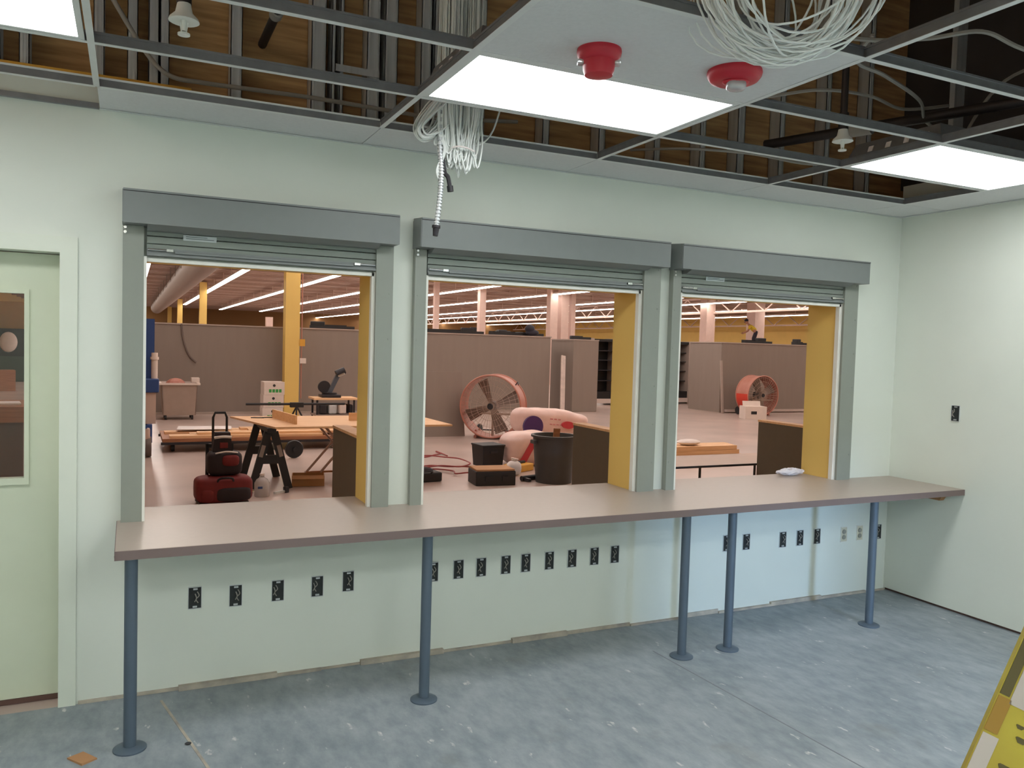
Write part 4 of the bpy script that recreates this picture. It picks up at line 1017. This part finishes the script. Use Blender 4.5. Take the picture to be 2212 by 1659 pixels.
b = MB(); b.ellip((-.17,-.11,.09),(.07,.06,.07),14,8,.6); b.build('side_pocket', REDBAG, t, True)
b = MB(); b.tube([(-.08,-.13,.20),(-.06,-.17,.26),(.06,-.17,.26),(.08,-.13,.20)],.012,6,smooth=4); b.build('carry_strap', BLACKBAG, t, True)
b = MB(); b.cyl((.24,-.05,.10),(.30,-.06,.09),.025,n=10); b.build('buckle', CHROME, t, True)
t = thing('tool_bag', 'black and red tool bag in the middle of the hand truck load', 'tool bag', (.15,4.70,.313), .03)
b = MB(); b.ellip((0,0,.125),(.175,.13,.125),22,12,.42); b.build('bag_body', BLACKBAG, t, True)
b = MB(); b.ellip((.05,-.10,.16),(.09,.05,.06),14,8,.6); b.build('red_pocket', REDBAG, t, True)
b = MB(); b.tube([(-.10,-.11,.235),(0,-.13,.255),(.12,-.11,.24)],.008,6,smooth=5); b.build('white_strap', PAPER, t, True)
t = thing('tool_pouch', 'small black pouch with white strap atop the hand truck load', 'pouch', (.13,4.73,.566), 0)
b = MB(); b.hexa([(-.10,-.09,0),(.10,-.09,0),(.10,.09,0),(-.10,.09,0),(-.075,-.07,.19),(.075,-.07,.19),(.075,.07,.19),(-.075,.07,.19)]); b.build('pouch_body', BLACKBAG, t)
b = MB(); b.obox((.01,-.086,.06),(.08,.02,.06),None,.006); b.build('red_patch', REDBAG, t)
b = MB(); b.tube([(-.085,-.085,.14),(0,-.092,.15),(.085,-.085,.145)],.014,6,smooth=5); b.build('white_strap', PAPER, t, True)
# jug, box, clutter under the table
t = thing('water_jug', 'translucent plastic water jug with blue label in front of the sawhorse', 'jug', (.585,5.02,0))
b = MB(); b.lathe([(.001,0),(.078,0),(.082,.01),(.082,.15),(.060,.19),(.024,.215),(.024,.235),(.001,.235)],n=24); b.build('bottle', JUG, t, True)
b = MB(); b.cyl((0,0,.235),(0,0,.255),.026,n=16); b.build('cap', WHITEP, t, True)
b = MB(); b.obox((-.03,-.079,.11),(.05,.006,.025)); b.build('blue_label', BLUE, t)
t = thing('cardboard_tray', 'open brown cardboard tray on the floor under the plywood table', 'box', (1.22,5.66,0), -.2)
b = MB(); b.box((-.19,-.14,0),(.19,.14,.008)); 
for a, c in (((-.19,-.14,.008),(.19,-.132,.12)),((-.19,.132,.008),(.19,.14,.12)),((-.19,-.132,.008),(-.182,.132,.12)),((.182,-.132,.008),(.19,.132,.12))): b.box(a, c)
b.build('tray', CARD, t); b = MB(); b.obox((0,-.19,.115),(.37,.11,.006),RX(.25)); b.build('flap', CARD, t)
t = thing('pipe_wrench', 'gray hand tool on the floor between the jug and the sawhorse leg', 'tool', (.80,5.12,0), .6)
b = MB(); b.beam((-.09,0,.02),(.07,0,.02),.025,.025); b.build('handle', GALV, t); b = MB(); b.obox((.09,0,.035),(.05,.05,.07),None,.006); b.build('jaw', DARKM, t)

# ------------------------------------------------------------------ dividers along the hall side of the wall
for x, y1, z, lb in ((.535,1.40,1.155,'left'),(2.44,1.36,1.150,'middle'),(4.36,1.38,1.150,'right')):
    t = thing('counter_divider', 'brown half-height divider panel beyond the yellow jamb of the %s opening' % lb, 'divider', (x,WT+.014,0), 0, 'divider panels on the hall side')
    b = MB(); b.box((0,.002,0),(.10,y1-WT-.014,z-.018)); b.build('panel', DIVID, t)
    b = MB(); b.box((-.004,.002,z-.018),(.104,y1-WT-.010,z)); b.build('wood_cap', WOOD, t)
# desk beyond right opening
t = thing('folding_table', 'pale table with black edge just beyond the right opening', 'table', (0,0,0))
b = MB(); b.box((3.42,1.412,.732),(4.95,2.02,.75)); b.build('table_top', mat('table_pale', (214,188,172), .5), t)
b = MB(); b.box((3.42,1.40,.735),(4.95,1.412,.752)); b.build('black_edge', BLACK, t)
for x, y in ((3.46,1.43),(4.9,1.43),(4.22,2.0),(4.9,2.0)):
    b = MB(); b.cyl((x,y,0),(x,y,.732),.012,n=8); b.build('leg', BLACK, t, True)
# lumber stack
for L in range(3):
    for k in range(3):
        b = MB(); b.box((5.6+.03*k+.02*L,6.35+.15*k,.07*L+.001),(8.55-.05*L+.04*k,6.35+.15*k+.14,.07*L+.068)); tag(b.build('lumber_beam', WOOD), '%s wood beam in the %s layer of the floor stack' % (('front','middle','rear')[k], ('bottom','middle','top')[L]), 'beam', 'beams stacked on the hall floor')
b = MB(); b.ellip((7.6,6.55,.26),(.22,.14,.05),14,8); tag(b.build('plastic_sheet', PAPER, None, True), 'crumpled white plastic on top of the wood beam stack', 'plastic')
# crumpled white plastic at the back edge of the counter
random.seed(8)
b = MB(); b.ellip((0,0,.022),(.13,.04,.022),22,12)
for v in b.bm.verts: v.co += V((random.uniform(-.008,.008),random.uniform(-.006,.006),max(-.0,random.uniform(-.004,.012)) if v.co.z > .004 else 0))
o = b.build('plastic_bag', mat('bag_clear', (226,222,226), .25)); o.location = (3.62,.22,ZC+.0005); tag(o, 'crumpled clear plastic bag on the counter at the right jamb', 'plastic bag')

# ------------------------------------------------------------------ seen through the door pane
t = thing('wooden_desk', 'brown wooden desk unit seen through the door glass', 'desk', (0,0,0))
b = MB(); b.box((-2.6,2.95,1.14),(-1.42,3.7,1.17)); b.box((-2.6,2.95,1.05),(-1.42,3.0,1.14)); b.build('desk_top', WOODD, t)
b = MB(); b.box((-2.55,3.05,.0),(-1.50,3.65,1.14)); b.build('cabinet', mat('desk_dark', (98,64,44), .6), t)
b = MB(); b.obox((-1.72,3.25,1.177),(.36,.26,.012),RZ(.15)); tag(b.build('paper_stack', PAPER), 'white papers on the wooden desk behind the door glass', 'paper')
t = thing('cardboard_box', 'brown box far beyond the wooden desk, seen through the door glass', 'box', (-4.15,24.0,0), .2)
b = MB(); b.box((-.3,-.25,0),(.3,.25,.62)); b.build('carton', WOODD, t); b = MB(); b.box((-.3,-.02,.62),(.3,.02,.623)); b.build('tape', CARD, t)
t = thing('storage_rack', 'dark loaded rack before the yellow partition, seen through the door glass', 'rack', (0,0,0))
b = MB(); b.box((-8.95,29.3,.9),(-3.2,30.0,1.88)); b.build('dark_load', DARKIN, t)
b = MB(); b.box((-8.95,29.25,.0),(-3.2,30.0,.9)); b.build('green_base', mat('rack_green', (60,74,62), .6), t)
b = MB(); b.ellip((-4.62,29.26,1.4),(.28,.08,.36),14,10); b.build('pale_bundle', WHITEP, t, True)
t = thing('hall_partition', 'yellow partition wall behind the dark rack, seen through the door glass', 'partition', (0,0,0))
b = MB(); b.box((-9.0,30.2,0),(-2.9,30.4,2.86)); b.build('panel', mat('partition_tan', (176,136,74), .6), t)
# ------------------------------------------------------------------ person on the coolers
t = thing('cooler_case', 'far cooler block that the bending person stands on', 'cooler case', (0,0,0))
b = MB(); b.box((27.5,29.4,.02),(33.5,30.8,2.08)); b.build('body', PANEL, t); b = MB(); b.box((27.5,29.4,2.08),(33.5,30.8,2.10)); b.build('top_panel', PANELD, t); b = MB(); b.box((27.6,29.5,0),(33.4,30.7,.02)); b.build('plinth', DARKM, t)
pr = thing('person', 'person in yellow shirt and dark pants bending over on top of the coolers', 'person', (29.95,30.0,2.10), math.atan2(.67,-.74))
# local frame: +x is where the person faces
def skinned(name, vs_, es, rs, m, parent, root=0, sub=2):
    me = bpy.data.meshes.new(name); me.from_pydata(vs_, es, []); me.materials.append(m)
    o = bpy.data.objects.new(name, me); col.objects.link(o); o.parent = parent
    sk = o.modifiers.new('skin', 'SKIN'); sk.use_smooth_shade = True
    for i, r in enumerate(rs):
        v = me.skin_vertices[0].data[i]; v.radius = (r, r) if not isinstance(r, tuple) else r; v.use_root = (i == root)
    s = o.modifiers.new('sub', 'SUBSURF'); s.levels = sub; s.render_levels = sub
    return o
hip=(-.05,0,.86); chest=(.26,0,1.16); neck=(.36,0,1.27); head=(.45,0,1.36)
vs_=[hip,(.10,0,1.02),chest,neck,(.40,0,1.31),
     (-.05,.10,.82),(.10,.12,.47),(-.02,.12,.09),(.12,.13,.04),
     (-.05,-.10,.82),(.02,-.12,.46),(-.16,-.12,.09),(-.03,-.13,.04),
     (.27,.19,1.13),(.36,.24,.90),(.52,.18,.80),(.60,.16,.77),
     (.27,-.19,1.13),(.38,-.24,.92),(.54,-.18,.84),(.62,-.16,.81)]
es=[(0,1),(1,2),(2,3),(3,4),(0,5),(5,6),(6,7),(7,8),(0,9),(9,10),(10,11),(11,12),(2,13),(13,14),(14,15),(15,16),(2,17),(17,18),(18,19),(19,20)]
rs=[.13,.125,.145,.06,.055,.09,.062,.045,.04,.09,.062,.045,.04,.06,.045,.035,.03,.06,.045,.035,.03]
body = skinned('body', vs_, es, rs, SKIN, pr)
hd = MB(); hd.M = Matrix.Translation((.47,0,1.40)) @ RY(.6); hd.ellip((0,0,0),(.10,.078,.125),16,12); hd.ellip((.10,0,-.015),(.02,.015,.025),8,6); hd.ellip((.02,.078,0),(.02,.012,.03),8,6); hd.ellip((.02,-.078,0),(.02,.012,.03),8,6); hd.build('head', SKIN, pr, True)
ey = MB(); ey.M = Matrix.Translation((.47,0,1.40)) @ RY(.6); ey.ellip((.088,.032,.015),(.012,.014,.009),8,6); ey.ellip((.088,-.032,.015),(.012,.014,.009),8,6); ey.ellip((.088,0,-.06),(.012,.028,.008),8,6); ey.build('facial_features', HAT, pr, True)
hr = MB(); hr.M = Matrix.Translation((.46,0,1.43)) @ RY(.6); hr.ellip((-.01,0,.035),(.112,.09,.10),16,10); hr.obox((.12,0,.0),(.10,.13,.016)); hr.build('cap', HAT, pr, True)
skinned('shirt', [vs_[0],vs_[1],vs_[2],(.33,0,1.235),vs_[13],(.33,.225,.98),vs_[17],(.335,-.225,1.0)], [(0,1),(1,2),(2,3),(2,4),(4,5),(2,6),(6,7)], [.145,.145,.165,.085,.08,.065,.08,.065], SHIRT, pr)
skinned('pants', [(-.03,0,.90),vs_[0],vs_[5],vs_[6],vs_[7],vs_[9],vs_[10],vs_[11]], [(0,1),(1,2),(2,3),(3,4),(1,5),(5,6),(6,7)], [.145,.15,.11,.082,.065,.11,.082,.065], PANTS, pr)
for sy, x, z in ((.125,.05,.0),(-.125,-.09,.0)):
    b = MB(); b.ellip((x+.03,sy,.045),(.14,.05,.045),14,8,.7); b.build('shoe', BLACK, pr, True)
for sy, p in ((1,(.60,.16,.77)),(-1,(.62,-.16,.81))):
    b = MB(); b.ellip((p[0]+.03,p[1],p[2]-.01),(.05,.022,.04),12,8)
    for k in range(4): b.tube([(p[0]+.06,p[1]+(-.024+.016*k),p[2]-.01),(p[0]+.105,p[1]+(-.026+.017*k),p[2]-.025),(p[0]+.13-.006*abs(k-1.5),p[1]+(-.026+.017*k),p[2]-.05)],.008,6,smooth=3)
    b.tube([(p[0]+.02,p[1]-sy*.02,p[2]),(p[0]+.06,p[1]-sy*.05,p[2]-.01),(p[0]+.085,p[1]-sy*.05,p[2]-.03)],.009,6,smooth=3)
    b.build('hand', SKIN, pr, True)
